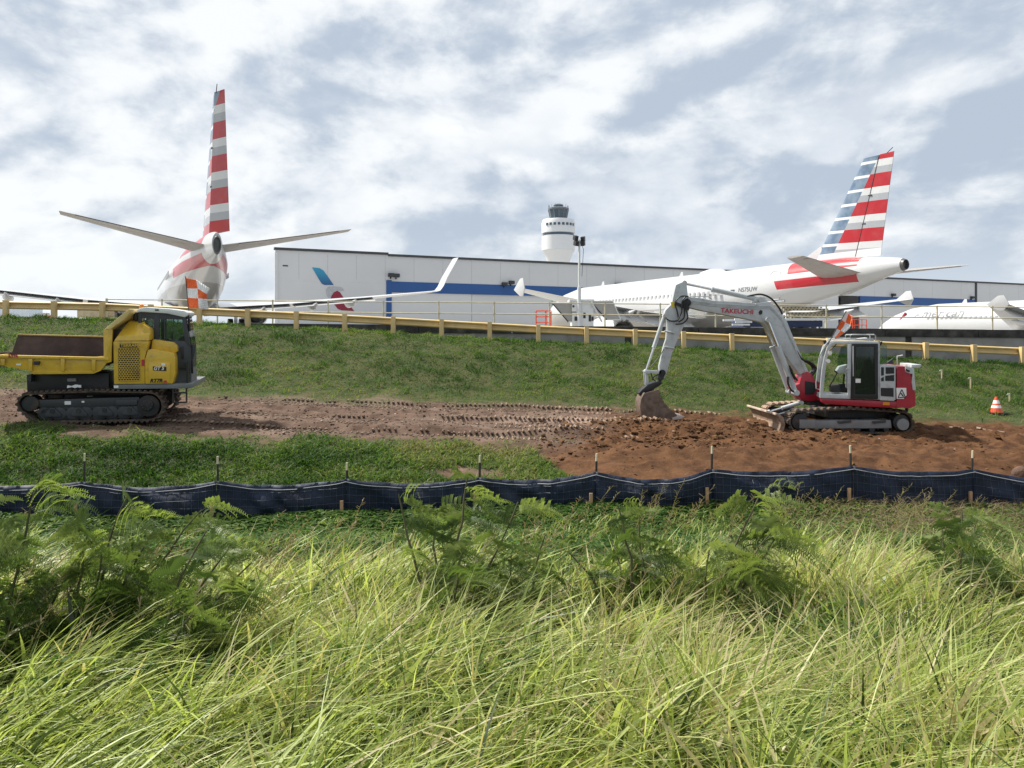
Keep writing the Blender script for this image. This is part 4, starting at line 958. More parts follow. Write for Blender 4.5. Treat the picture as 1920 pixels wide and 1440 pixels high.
    # the superstructure is slewed so that its side faces the viewer
    pv = Vector((wx(1590, 21.36) - ox, yc0, 0)); SL = Matrix.Translation(pv) @ Matrix.Rotation(R(-15), 4, 'Z') @ Matrix.Diagonal((.93, 1, 1, 1)) @ Matrix.Translation(-pv)
    for c in o.children:
        if c.name.split('.')[0] in ('deck', 'counterweight', 'engine_cover', 'louvre_panel', 'lid', 'work_lamp_arm', 'cab_frame'): c.matrix_local = SL
    # swing bracket
    YB = 22.65; yb = YB - Y0
    sb = MB().prism(z3([(530, 830), (595, 790), (610, 735), (640, 690), (680, 672), (715, 688), (745, 745), (800, 785), (835, 860), (900, 945), (700, 965), (615, 955), (575, 900)], YB), yb - .30, yb + .30).build('swing_bracket', M_exred, o, bevel=.03)
    MB().prism(z3([(690, 770), (785, 785), (800, 860), (770, 905), (690, 905)], YB - .3), yb - .315, yb - .27).build('bracket_recess', M_blk, sb)
    MB().prism(z3([(640, 930), (860, 930), (860, 1005), (690, 1005)], YB), yb - .25, yb + .25).build('swing_pivot', M_dk, sb)
    # boom, tapered box section
    boom = q([(1288, 557), (1315, 560), (1333, 564), (1415, 569), (1437, 566), (1448, 573), (1460, 587), (1472, 603), (1489, 645), (1512, 696), (1507, 706), (1497, 703), (1459, 653), (1444, 628), (1436, 614), (1428, 606), (1415, 602), (1338, 587), (1315, 583), (1290, 577), (1284, 568)], YB)
    bo = MB().prism(boom, yb - .17, yb + .17).build('boom', M_exgrey, o, bevel=.02)
    for pts in ([(1290, 562), (1333, 568), (1415, 573), (1440, 572), (1462, 595), (1486, 648), (1508, 696)],):
        for k in (0, 1, 2): MB().tube([(x, yb - .178, z - k * .034 - .03) for x, z in q(pts, YB)], .011, 6).build('pipe', M_exgrey, bo)
    MB().tube([(x, yb - .19, z) for x, z in q([(1292, 556), (1325, 557), (1332, 562)], YB)], .012, 6).build('pipe', M_exgrey, bo)
    for px, py in ((1366, 571.5), (1415, 571), (1456, 590), (1478, 632)): MB().disc(*q1(px, py, YB), .035, yb - .2, yb - .16, 12).build('pipe_clamp', M_exgrey, bo)
    MB().disc(*q1(1434, 600, YB), .10, yb - .2, yb + .2, 20).build('pin_boss', M_exgrey, bo, bevel=.01)
    MB().prism(z2([(1165, 340), (1180, 322), (1196, 330), (1192, 355), (1172, 362)], YB), yb - .2, yb - .165).build('work_lamp', M_blk, bo)
    MB().prism(q([(1408, 569), (1416, 557), (1432, 558), (1440, 568)], YB), yb - .08, yb + .08).build('cylinder_bracket', M_exgrey, bo, bevel=.01)
    x, z = q1(1351, 585.8, YB - .17); text('maker_name', 'TAKEUCHI', .185, M_redink, bo, (x, yb - .176, z - .0), (90, R(0), 0), sx=1.08, bold=.004).rotation_euler = (R(90), R(3), 0)
    # arm
    arm = q([(1265.5, 534.5), (1281, 527.8), (1285.5, 531), (1288, 554.5), (1291, 570), (1288, 590), (1283, 606), (1275.5, 622), (1260, 657), (1249, 697), (1245, 709), (1238, 708), (1235.5, 700), (1235.5, 685.5), (1244, 650), (1249, 634.5), (1251, 600), (1244.5, 588), (1246, 582), (1257.8, 570), (1262, 550)], YB)
    ar = MB().prism(arm, yb - .14, yb + .14).build('arm', M_exgrey, o, bevel=.018)
    MB().disc(*q1(1286, 568, YB), .11, yb - .21, yb + .21, 20).build('pivot_pin', M_blk, ar, bevel=.01)
    MB().prism(z2([(440, 255), (470, 248), (470, 300), (445, 305)], YB - .15), yb - .146, yb - .141).build('warning_label', mat('label_yellow', (.75, .6, .05), .5), ar)
    for py in (621, 650): MB().tube([(x, yb - .16, z) for x, z in q([(1244, py), (1262, py + 3)], YB)], .025, 8).build('pipe_clamp', M_exgrey, ar)
    MB().tube([(x, yb - .15, z) for x, z in q([(1262, 600), (1258, 615), (1259, 635)], YB)], .012, 6).build('pipe', M_exgrey, ar)
    for dd, pts in enumerate(([(1291, 556), (1276, 556), (1266, 568), (1270, 585), (1271, 600), (1258, 602), (1250, 598)], [(1290, 560), (1281, 566), (1283, 580), (1282, 596), (1272, 604)], [(1290, 565), (1286, 580), (1289, 595), (1280, 606), (1266, 608)], [(1284, 557), (1278, 566), (1277, 585), (1270, 600)])):
        hose(ar, [(x, yb - .2 - .02 * dd, z) for x, z in q(pts, YB - .2)], .020)
    MB().prism(z2([(480, 250), (600, 300), (590, 325), (470, 272)], YB - .2), yb - .22, yb - .17).build('manifold', M_blk, ar)
    # cylinders
    c1 = cyl2(o, 'arm_cylinder', q1(1424, 562, YB), q1(1282, 531, YB), .62, .075, M_exgrey, yb)
    c2 = cyl2(o, 'bucket_cylinder', q1(1246, 592, YB), q1(1211, 696, YB), .56, .06, M_exgrey, yb)
    for dy_ in (-.24, .24):
        cyl2(o, 'boom_cylinder', q1(1486, 735, YB), q1(1434, 600, YB), .62, .082, M_exgrey, yb + dy_)
    hose(c1, [(x, yb - .05, z) for x, z in q([(1400, 556), (1425, 552), (1445, 560), (1460, 578), (1466, 590)], YB)], .028)
    for k in range(3): hose(o, [(x, yb - .15 + .12 * k, z) for x, z in z3([(585, 470), (640, 550), (720, 580), (770, 620), (775, 660), (730, 715), (700, 700)], YB)], .035)
    hose(o, [(x, yb - .33, z) for x, z in z3([(480, 720), (480, 780), (510, 850), (560, 880)], YB)], .03)
    for pts in ([(490, 610), (510, 680), (545, 750)], [(505, 640), (530, 700), (570, 760)]): hose(o, [(x, yb - .36, z) for x, z in z3(pts, YB)], .025)
    hose(ar, [(x, yb - .17, z) for x, z in z2([(370, 650), (330, 720), (260, 800)], YB)], .012)
    # linkage
    for dy_ in (-.17, .17):
        MB().prism(z2([(208, 838), (222, 828), (345, 832), (352, 848), (340, 858), (218, 856)], YB), yb + dy_ - .02, yb + dy_ + .02).build('guide_link', M_exgrey, o, bevel=.005)
        MB().prism(z2([(215, 850), (240, 850), (246, 930), (238, 960), (222, 955)], YB), yb + dy_ * .7 - .03, yb + dy_ * .7 + .03).build('bucket_link', M_exgrey, o, bevel=.005)
    MB().disc(*z2([(358, 850)], YB)[0], .10, yb - .19, yb + .19, 18).build('link_pin', M_blk, o)
    MB().prism(z2([(330, 860), (382, 850), (372, 900), (350, 920), (325, 900)], YB), yb - .16, yb + .16).build('arm_tip', M_cabgrey, o, bevel=.01)
    hose(o, [(x, yb - .2, z) for x, z in z2([(262, 850), (275, 890), (300, 920)], YB)], .016); hose(o, [(x, yb - .2, z) for x, z in z2([(330, 860), (290, 880), (270, 910)], YB)], .016)
    MB().prism(z2([(160, 1020), (190, 985), (240, 945), (300, 925), (352, 915), (348, 945), (310, 970), (260, 1000), (200, 1025), (170, 1035)], YB), yb - .22, yb + .22).build('quick_coupler', M_blk, o, bevel=.015)
    bk = [(205, 1020), (330, 985), (345, 1050), (375, 1100), (420, 1150), (470, 1190), (480, 1205), (450, 1235), (390, 1255), (250, 1262), (205, 1240), (178, 1190), (170, 1130), (180, 1070)]
    pk = z2(bk, YB - .25); b = MB(); n = len(pk)
    bu = MB()
    for ya in (-.46, .42): bu.prism(pk, yb + ya, yb + ya + .04)
    shell = z2([(205, 1020), (180, 1070), (170, 1130), (178, 1190), (205, 1240), (250, 1262), (390, 1255), (460, 1238)], YB - .25)
    bu.rings([[(x, yb - .43, z), (x, yb + .43, z), (x + .03, yb + .43, z + .015), (x + .03, yb - .43, z + .015)] for x, z in shell])
    bu = bu.build('bucket', mat('bucket_steel', (.13, .09, .068), .7, var=.35, vs=6, dirt=(.22, .15, .105), da=.35, ds=5, bump=.4, bs=25), o, bevel=.008)
    for k in range(5):
        y = yb - .42 + k * .21; MB().prism(z2([(440, 1222), (500, 1205), (548, 1215), (500, 1236), (440, 1245)], YB - .25), y - .05, y + .05).build('tooth', mat('worn_steel', (.42, .36, .32), .5, dirt=MUD, da=.2), bu, bevel=.008)
    # flag on the cab
    p0, p1 = q1(1556, 637, 21.5), q1(1585.5, 583, 21.5)
    a0 = Vector((p0[0], yc0 + .15, p0[1])); a1_ = Vector((p1[0], yc0 + .15, p1[1]))
    def fg(u, v):
        base = a1_.lerp(a0.lerp(a1_, .08), v); w = Vector((.22 - .18 * abs(v - .45) + .1 * v * (1 - v), .10 * math.sin(u * 4 + v * 3) * u, -.14 - .10 * v + .2 * v * v)); return base + w * u
    flag(o, fg, [a0 - (a1_ - a0) * .15, a1_], 2, 3, False)
    return o
excavator()
# ------------------------------------------------------------------ crawler dumper
def dumper():
    Y0 = 19.95; ox = wx(170, Y0); dsh = -.27; YN = 18.75; oz = wz(795.5, YN)
    o = thing('crawler_dumper', 'yellow tracked dump carrier with charcoal cab and muddy open bed', 'dumper', (ox, Y0, oz))
    o.rotation_euler = (R(1.6), 0, R(14)); o.location.z += .035; o.location.x += dsh
    z1 = lambda pts, Y: [((wx(a * .21875, Y) - ox) * .907, wz(550 + c * .21875, Y) - oz) for a, c in pts]
    yn = YN - Y0; yf = -yn
    Zs = lambda v, Y=YN: z1([(0, v)], Y)[0][1]
    # tracks
    for s, ya in ((-1, yn), (1, yf - .55)):
        yb = ya + .55
        circ = [(*z1([(238, 945)], YN)[0], .22), (*z1([(330, 1035)], YN)[0], .17), (*z1([(1180, 1035)], YN)[0], .17), (*z1([(1262, 985)], YN)[0], .33), (*z1([(420, 965)], YN)[0], .30), (*z1([(800, 955)], YN)[0], .29)]
        tr = make_track(o, circ, ya, yb, 58, .035, .045, M_track, M_track)
        yo = ya if s < 0 else ya
        MB().prism(z1([(240, 915), (1180, 905), (1180, 975), (640, 985), (250, 975)], YN), ya + .12, yb - .12).build('track_frame', M_cabgrey, tr, bevel=.02)
        MB().prism(z1([(975, 925), (1165, 925), (1165, 975), (975, 975)], YN), ya + .07, ya + .11).build('cover_plate', M_cabgrey, tr, bevel=.01)
        for a, c in (((528, 930), (582, 960)), ((675, 930), (698, 945))): MB().prism(z1([a, (c[0], a[1]), c, (a[0], c[1])], YN), ya + .112, ya + .118).build('sticker', M_sticker, tr)
        for k, cx in enumerate((428, 652, 878, 1098)):
            bo = MB().prism(z1([(cx - 62, 1062), (cx - 62, 1040), (cx - 18, 985), (cx + 18, 985), (cx + 72, 1040), (cx + 72, 1065)], YN), ya + .06, ya + .10).build('bogie', M_cabgrey, tr, bevel=.012)
            MB().disc(*z1([(cx, 1010)], YN)[0], .055, ya + .03, ya + .06, 16).build('bogie_pin', M_dk, bo)
            for dx_ in (-56, 58):
                MB().disc(*z1([(cx + dx_, 1035)], YN)[0], .205, ya + .13, yb - .05, 28).build('road_wheel', M_dk, bo, bevel=.02)
                MB().disc(*z1([(cx + dx_, 1035)], YN)[0], .15, ya + .105, ya + .14, 28).build('wheel_rim', M_cabgrey, bo, bevel=.01)
        MB().disc(*z1([(1262, 985)], YN)[0], .27, ya + .1, yb - .08, 28).build('sprocket', M_dk, tr, bevel=.02)
        MB().disc(*z1([(1255, 975)], YN)[0], .15, ya + .05, ya + .11, 20).build('sprocket_hub', M_dk, tr, bevel=.02)
        for k in range(10):
            a = k * math.pi / 5; x, z = z1([(1255, 975)], YN)[0]; MB().disc(x + .11 * math.cos(a), z + .11 * math.sin(a), .018, ya + .03, ya + .055, 8).build('bolt', M_cabgrey, tr)
        MB().disc(*z1([(238, 945)], YN)[0], .19, ya + .08, yb - .08, 24).build('idler', M_dk, tr, bevel=.02)
        MB().prism(z1([(290, 1005), (345, 985), (372, 975), (400, 985), (350, 1000), (325, 1028)], YN), ya + .02, ya + .05).build('scraper', M_chrome if False else M_cabgrey, tr)
    # chassis and turntable
    ch = MB().prism(z1([(255, 700), (960, 690), (960, 840), (1400, 850), (1380, 905), (260, 870)], YN + .45), yn + .5, yf - .5).build('chassis', M_blk, o, bevel=.03)
    MB().prism(z1([(250, 700), (290, 700), (285, 760), (258, 740)], YN + .3), yn + .3, yf - .3).build('tow_hook', M_cabgrey, ch)
    MB().prism(z1([(595, 735), (670, 735), (672, 760), (600, 762)], YN + .4), yn + .44, yn + .5).build('badge', mat('badge_grey', (.3, .3, .3)), ch)
    b = MB(); mp = [(570, 815), (575, 790), (610, 797), (640, 785), (690, 790), (692, 812), (660, 808), (640, 815), (612, 806)]
    b.prism(z1(mp, YN + .1), yn + .1, yn + .14); b.build('mud_shield', M_whitep, ch)
    # bed
    bed = MB(); yb0, yb1 = yn + .0, yf - .0
    T = lambda pts: z1(pts, YN)
    side = T([(-230, 530), (905, 560), (905, 600), (850, 668), (790, 690), (280, 690), (240, 660), (-230, 570)])
    bed.prism(side, yb0 + .03, yb0 + .09)
    bed = bed.build('bed_side', M_yel, o, bevel=.008)
    MB().prism(T([(-240, 517), (800, 548), (925, 552), (925, 578), (800, 572), (-240, 540)]), yb0 - .03, yb0 + .12).build('top_rail', M_yel, bed, bevel=.012)
    for cx in (-180, 30, 258, 530, 795): MB().prism(T([(cx - 16, 560), (cx + 18, 560), (cx + 14, 668 if cx > 100 else (612 if cx > 0 else 580)), (cx - 14, 665 if cx > 100 else (608 if cx > 0 else 577))]), yb0 - .03, yb0 + .029).build('side_rib', M_yel, bed, bevel=.01)
    MB().prism(T([(240, 660), (850, 668), (790, 692), (280, 692)]), yb0 - .0, yb0 + .028).build('lower_rail', M_yel, bed, bevel=.01)
    MB().prism(T([(290, 580), (335, 580), (335, 610), (290, 610)]), yb0 - .06, yb0 + .02).build('hinge_block', M_dk, bed, bevel=.01)
    MB().prism(T([(135, 600), (175, 600), (175, 615), (135, 615)]), yb0 + .018, yb0 + .028).build('sticker', M_sticker, bed)
    x, z = T([(78, 550)])[0]; text('model_mark', 'RT7R', .09, M_redink, bed, (x, yb0 - .036, z + .01), bold=.003)
    M_bed = mat('muddy_bed', (.085, .055, .045), .75, var=.35, vs=2, dirt=(.19, .16, .14), da=.25, ds=1.2)
    zf0, zf1 = Zs(385, YN + 2.3) , Zs(690)
    xl, xr = T([(120, 0)])[0][0], T([(905, 0)])[0][0]
    XF = lambda v: z1([(v, 0)], yf - .06 + Y0)[0][0]
    Yf = yf - .06 + Y0; FSH = .60
    def zf(pts): return [(x + FSH, z) for x, z in z1(pts, Yf)]
    MB().prism(zf([(150, 372), (905, 392), (920, 640), (-160, 640), (-110, 520), (100, 520)]), yf - .10, yf - .05).build('bed_side', M_bed, o, bevel=.008)
    MB().prism(zf([(148, 368), (908, 388), (908, 400), (148, 380)]), yf - .14, yf - .02).build('top_rail', mat('worn_yellow', (.40, .28, .07), .6, dirt=(.2, .14, .1), da=.4), o, bevel=.01)
    MB().box(*[T([(-200, 0)])[0][0], xr], yb0 + .09, yf - .10, Zs(600) - .05, Zs(600)).build('bed_floor', M_bed, o)
    # rear lip and sloping tail
    x_, zt_ = T([(-232, 545)])[0]; MB().box(x_ - .05, x_ + .02, yb0 + .1, yf - .1, Zs(595), Zs(555)).build('tail_lip', M_yel, o)
    # headboard with canopy
    hx0 = T([(885, 0)])[0][0]; hx1 = T([(945, 0)])[0][0]
    hb = MB().prism(T([(880, 540), (880, 315), (900, 300), (935, 300), (955, 310), (945, 590), (915, 600), (800, 548)]), yb0 - .0, yb0 + .10).build('headboard_gusset', M_yel, o, bevel=.01)
    MB().prism(T([(895, 600), (895, 310), (930, 305), (930, 600)]), yb0 + .1, yf - .1).build('headboard', M_bed, o)
    MB().prism(T([(893, 308), (905, 296), (1105, 128), (1116, 133), (1112, 170), (1060, 225), (985, 275), (940, 312)]), yb0 - .02, yf - .05).build('rock_guard', mat('sun_glare_yellow', (.66, .50, .20), .5, dirt=(.6, .52, .34), da=.4, ds=1.5), o, bevel=.012)  # cream base and paler patches paint the sun's glare onto the yellow guard
    # platform
    pl = MB().prism(z1([(965, 790), (1665, 792), (1665, 832), (970, 828)], YN + .02), yn + .02, yf).build('platform', mat('platform_grey', (.16, .17, .175), .6, dirt=(.2, .15, .1), da=.2), o, bevel=.012)
    MB().prism(z1([(966, 798), (1006, 798), (1006, 818), (966, 818)], YN), yn + .012, yn + .021).build('sticker', M_sticker, pl)
    # engine housing
    eh = MB().prism(T([(965, 785), (962, 425), (968, 412), (1275, 412), (1268, 440), (1240, 560), (1240, 788)]), yn + .03, yn + 1.25).build('engine_housing', M_yel, o, bevel=.015)
    lo = T([(966, 410), (1278, 408)]); md_ = T([(990, 372), (1284, 345)]); hi = T([(1045, 262), (1210, 250)]); tp = T([(1062, 236), (1200, 224)])
    MB().rings([[(l[0][0], yn + i0, l[0][1]), (l[1][0], yn + i0, l[1][1]), (l[1][0], yn + i1, l[1][1]), (l[0][0], yn + i1, l[0][1])] for l, i0, i1 in ((lo, .032, 1.248), (md_, .07, 1.24), (hi, .42, 1.2), (tp, .55, 1.15))]).build('hood', M_yel, eh, bevel=.02)
    MB().prism(T([(1222, 262), (1280, 300), (1290, 330), (1290, 400), (1262, 404), (1222, 404)]), yn + .10, yn + .9).build('hood_cheek', M_yel, eh, bevel=.02)
    x0, zz0 = T([(1005, 755)])[0]; x1, zz1 = T([(1193, 472)])[0]
    gb = MB().box(x0, x1, yn + .012, yn + .04, zz0, zz1).build('grille_backing', M_blk, eh)
    nxg, nzg = 8, 17; b = MB(); pw, ph = (x1 - x0) / nxg, (zz1 - zz0) / nzg
    for j in range(nzg + 1):      # bars and staggered webs of the pressed grille
        b.box(x0, x1, yn + .002, yn + .014, zz0 + j * ph - ph * .13, zz0 + j * ph + ph * .13)
        if j < nzg:
            for i in range(nxg + 1):
                xx = x0 + (i + (.5 if j % 2 else 0)) * pw
                if xx < x1 + .01: b.box(xx - pw * .11, xx + pw * .11, yn + .004, yn + .013, zz0 + j * ph + ph * .16, zz0 + (j + 1) * ph - ph * .16)
    b.build('grille', M_yel, eh)
    pn = T([(1020, 432), (1178, 432), (1178, 466), (1020, 466)]); MB().prism(pn, yn + .010, yn + .03).build('name_plate', M_ink, eh)
    x, z = T([(1027, 461)])[0]; text('maker_name', 'TERRAMAC', .105, M_yel, eh, (x, yn + .006, z + .005), sx=1.02, bold=.003)
    MB().prism(T([(1212, 572), (1236, 572), (1236, 628), (1212, 628)]), yn + .008, yn + .03).build('latch', M_redink, eh)
    MB().tube([(*T([(1122, 232)])[0][:1], yn + .55, T([(1122, 232)])[0][1]), (T([(1126, 185)])[0][0], yn + .55, T([(0, 185)])[0][1]), (T([(1112, 165)])[0][0], yn + .55, T([(0, 165)])[0][1])], [.075, .075, .07], 14).build('exhaust_pipe', M_dk, eh)
    # side box
    sbx = MB().prism(T([(1243, 788), (1243, 572), (1268, 492), (1300, 480), (1500, 520), (1510, 560), (1515, 700), (1490, 788)]), yn + .0, yn + .75).build('side_box', M_yel, o, bevel=.02)
    MB().prism(T([(1288, 410), (1300, 398), (1480, 425), (1515, 455), (1520, 505), (1500, 520), (1290, 492), (1280, 480)]), yn + .25, yn + .95).build('upper_box', M_yel, o, bevel=.03)
    MB().prism(T([(1278, 590), (1470, 600), (1465, 775), (1278, 778)]), yn - .012, yn - .001).build('access_panel', M_yel, sbx, bevel=.004)
    MB().prism(T([(1315, 632), (1436, 640), (1436, 675), (1315, 668)]), yn - .02, yn - .0125).build('model_plate', M_ink, sbx)
    x, z = T([(1320, 664)])[0]; text('model_mark', 'GT 5', .115, M_sticker, sbx, (x, yn - .024, z + .0), bold=.003, shear=.2)
    x, z = T([(1288, 775)])[0]; text('model_mark', 'RT7R', .125, M_ink, sbx, (x, yn - .017, z + .005), bold=.005, shear=.2)
    MB().prism(T([(1408, 778), (1412, 760), (1435, 755), (1442, 778)]), yn - .02, yn - .0125).build('mark', M_redink, sbx)
    MB().prism(T([(1392, 604), (1425, 606), (1425, 628), (1392, 626)]), yn - .018, yn - .0125).build('sticker', M_sticker, sbx)
    for p in ((1370, 548), (1460, 560)): MB().disc(*T([p])[0], .05, yn + .2, yn + .35, 12).build('filler_cap', M_dk, sbx)
    MB().lathe([(.10, 0), (.10, .05), (.04, .06), (.04, .09)], c=(T([(1410, 0)])[0][0], yn + .5, T([(0, 425)])[0][1]), n=18).build('filler_cap', M_blk, sbx)
    # cab, side frame with real openings
    YC = YN + .42; yc0 = YC - Y0; yc1 = yc0 + 1.0
    Cc = lambda pts: z1(pts, YC)
    cab = MB()
    rows = [[(1222, 165), (1660, 190)], [(1222, 790), (1668, 660)]]
    # solid lower body
    cab.prism(Cc([(1225, 395), (1405, 408), (1640, 414), (1690, 470), (1690, 660), (1500, 668), (1225, 668)]), yc0, yc1)
    cab = cab.build('cab_body', M_cabgrey, o, bevel=.03)
    for poly in ([(1218, 160), (1250, 165), (1255, 400), (1222, 400)], [(1355, 170), (1412, 175), (1405, 412), (1362, 405)], [(1610, 185), (1645, 190), (1690, 470), (1638, 420)]):
        for ya, yb in ((yc0, yc0 + .08), (yc1 - .08, yc1)): MB().prism(Cc(poly), ya, yb).build('pillar', M_cabgrey, cab, bevel=.012)
    for ya, yb in ((yc0 + .002, yc0 + .078), (yc1 - .078, yc1 - .002)):
        MB().prism(Cc([(1220, 158), (1250, 150), (1640, 168), (1650, 228), (1410, 222), (1240, 212)]), ya, yb).build('roof_beam', M_cabgrey, cab)
        MB().prism(Cc([(1250, 212), (1360, 212), (1362, 398), (1252, 392)]), ya + .03, ya + .036).build('side_window', M_glassd if ya < 0 and False else M_glass, cab)
        MB().prism(Cc([(1410, 222), (1615, 230), (1630, 414), (1408, 408)]), ya + .03, ya + .036).build('door_window', M_glass, cab)
    for p in ((1452, 1462), (1532, 1540)): MB().prism(Cc([(p[0], 225), (p[1], 225), (p[1], 410), (p[0], 410)]), yc0 + .02, yc0 + .045).build('window_bar', M_cabgrey, cab)
    MB().prism(Cc([(1208, 168), (1218, 140), (1245, 126), (1300, 118), (1500, 130), (1640, 148), (1672, 165), (1668, 190), (1640, 205), (1480, 172), (1250, 160)]), yc0 - .06, yc1 + .06).build('cab_roof', mat('roof_white', (.70, .72, .72), .4, var=.05), cab, bevel=.03)
    MB().prism(Cc([(1630, 200), (1650, 195), (1694, 470), (1680, 480)]), yc0 + .08, yc1 - .08).build('windscreen', M_glass, cab)
    MB().prism(Cc([(1280, 330), (1320, 330), (1335, 400), (1400, 420), (1400, 470), (1270, 470)]), yc0 + .35, yc0 + .85).build('seat', M_seat, cab, bevel=.04)
    MB().prism(Cc([(1560, 400), (1600, 370), (1625, 420), (1560, 440)]), yc0 + .3, yc0 + .9).build('dashboard', M_blk, cab, bevel=.02)
    MB().tube([(x, yc0 + .5, z) for x, z in Cc([(1500, 420), (1490, 360), (1510, 330)])], .025, 7).build('lever', M_blk, cab)
    MB().prism(Cc([(1595, 470), (1625, 460), (1632, 570), (1610, 575)]), yc0 - .03, yc0 - .002).build('door_handle', M_blk, cab, bevel=.01)
    MB().prism(Cc([(1408, 440), (1412, 660), (1418, 660), (1414, 440)]), yc0 - .006, yc0 + .0).build('door_seam', M_blk, cab)
    b = MB().prism(Cc([(1690, 450), (1735, 445), (1722, 520), (1705, 580), (1690, 600)]), yc0 + .15, yc0 + .19).build('mirror', M_cabgrey, cab, bevel=.012)
    MB().prism(Cc([(1682, 590), (1706, 585), (1708, 710), (1685, 700)]), yc0 + .1, yc0 + .15).build('mirror', M_blk, cab, bevel=.012)
    MB().tube([(x, yc0 + .1, z) for x, z in Cc([(1660, 170), (1672, 230), (1676, 330)])], .03, 7).build('wiper_motor', M_blk, cab)
    b = MB(); x, z = Cc([(1246, 125)])[0]; b.lathe([(.06, 0), (.06, .05), (.05, .10), (.02, .12)], c=(x, yc0 + .1, z - .02), n=16); b.build('beacon', M_amber, cab)
    x, z = Cc([(1246, 150)])[0]; MB().lathe([(.075, 0), (.07, .06)], c=(x, yc0 + .1, z - .05), n=16).build('beacon_base', M_blk, cab)
    for xx in (1385, 1402): MB().disc(*Cc([(xx, 142)])[0], .022, yc0 - .075, yc0 - .05, 10).build('roof_bolt', M_blk, cab)
    MB().prism(z1([(1500, 668), (1660, 660), (1665, 792), (1480, 792)], YC - .2), yc0 + .1, yc1).build('footwell', mat('footwell_grey', (.14, .15, .155), .6), cab)
    MB().prism(z1([(1663, 600), (1682, 600), (1680, 830), (1664, 835)], YC), yc0 - .2, yc1).build('front_panel', M_blk, cab)
    # step
    for xx in (1490, 1610): MB().tube([(T([(xx, 0)])[0][0], yn + .1, T([(0, 820)])[0][1]), (T([(xx + (2 if xx > 1500 else -4), 0)])[0][0], yn + .08, T([(0, 962)])[0][1])], .022, 8).build('step_rail', M_dk, o)
    for zz in (872, 958): MB().tube([(T([(1487, 0)])[0][0], yn + .08, Zs(zz)), (T([(1612, 0)])[0][0], yn + .08, Zs(zz))], .022, 8).build('step', M_dk, o)
    # flag
    Yq = Y0 + .1; fy = Yq - Y0
    g = lambda px, py: Vector((wx(px, Yq) - ox, fy, wz(py, Yq) - oz))
    cor = [[(357, 521), (376, 524), (402, 541)], [(359, 541), (379, 541), (396, 552)], [(361, 559), (380, 560), (395, 561)], [(362, 579), (381, 579), (398, 582)]]
    def fg(u, v):
        i, j = min(1, int(u * 2)), min(2, int(v * 3)); a, c = u * 2 - i, v * 3 - j
        p = [g(*cor[j][i]), g(*cor[j][i + 1]), g(*cor[j + 1][i + 1]), g(*cor[j + 1][i])]
        r = p[0].lerp(p[1], a).lerp(p[3].lerp(p[2], a), c); r.y += .09 * math.sin(u * 5 + v * 2.5) * u; return r
    flag(o, fg, [g(364, 600), g(362, 579), g(357, 518)], 2, 3, True)
    return o
dumper()
# ------------------------------------------------------------------ cone, survey stakes
def cone():
    Y = 25.0; x = wx(1868, Y); z = tz(x, Y) ; k = (wz(744, Y) - z) / .9
    o = thing('traffic_cone', 'orange traffic cone with two white bands at the foot of the grass slope', 'cone', (x, Y, z))
    H = wz(744, Y) - z
    r = lambda h: .20 - .165 * h / H
    MB().lathe([(r(.04), .04), (r(H * .34), H * .34)], n=24).build('cone_body', M_cone, o)
    for a, c, m in ((.34, .50, M_sticker), (.50, .60, M_cone), (.60, .80, M_sticker), (.80, 1.0, M_cone)):
        MB().lathe([(r(H * a) + (.004 if m is M_sticker else 0), H * a), (r(H * c) + (.004 if m is M_sticker else 0), H * c)], n=24).build('reflective_band' if m is M_sticker else 'cone_body', m, o)
    MB().box(-.23, .23, -.23, .23, -.05, .04).build('base', M_blk, o, bevel=.02)
cone()
for (px, py, Y, hh, tilt, lab) in ((1766, 704, 28.0, .36, .1, 'thin pale survey stake with ribbon on the slope nearest the excavator tail'), (1820, 731, 27.2, .46, -.03, 'thin pale survey stake with flag, on the slope left of the traffic cone'), (1893, 763, 26.0, .34, .15, 'low wooden marker with white ribbons on the slope behind the traffic cone')):
    x = wx(px, Y); o = thing('survey_stake', lab, 'stake', (x, Y, tz(x, Y) - .02)); H = hh
    MB().box(-.02, .02, -.012, .012, -.1, H).build('stake', mat('pale_wood', (.62, .52, .33), .8), o)
    b = MB(); b.add([(.0, -.016, H), (-.11, -.05, H - .01), (-.13, -.04, H - .07), (-.0, -.016, H - .05)], [(0, 1, 2, 3)])
    f_ = b.build('ribbon', mat('ribbon_pale', (.78, .74, .58), .6), o); md = f_.modifiers.new('t', 'SOLIDIFY'); md.thickness = .003
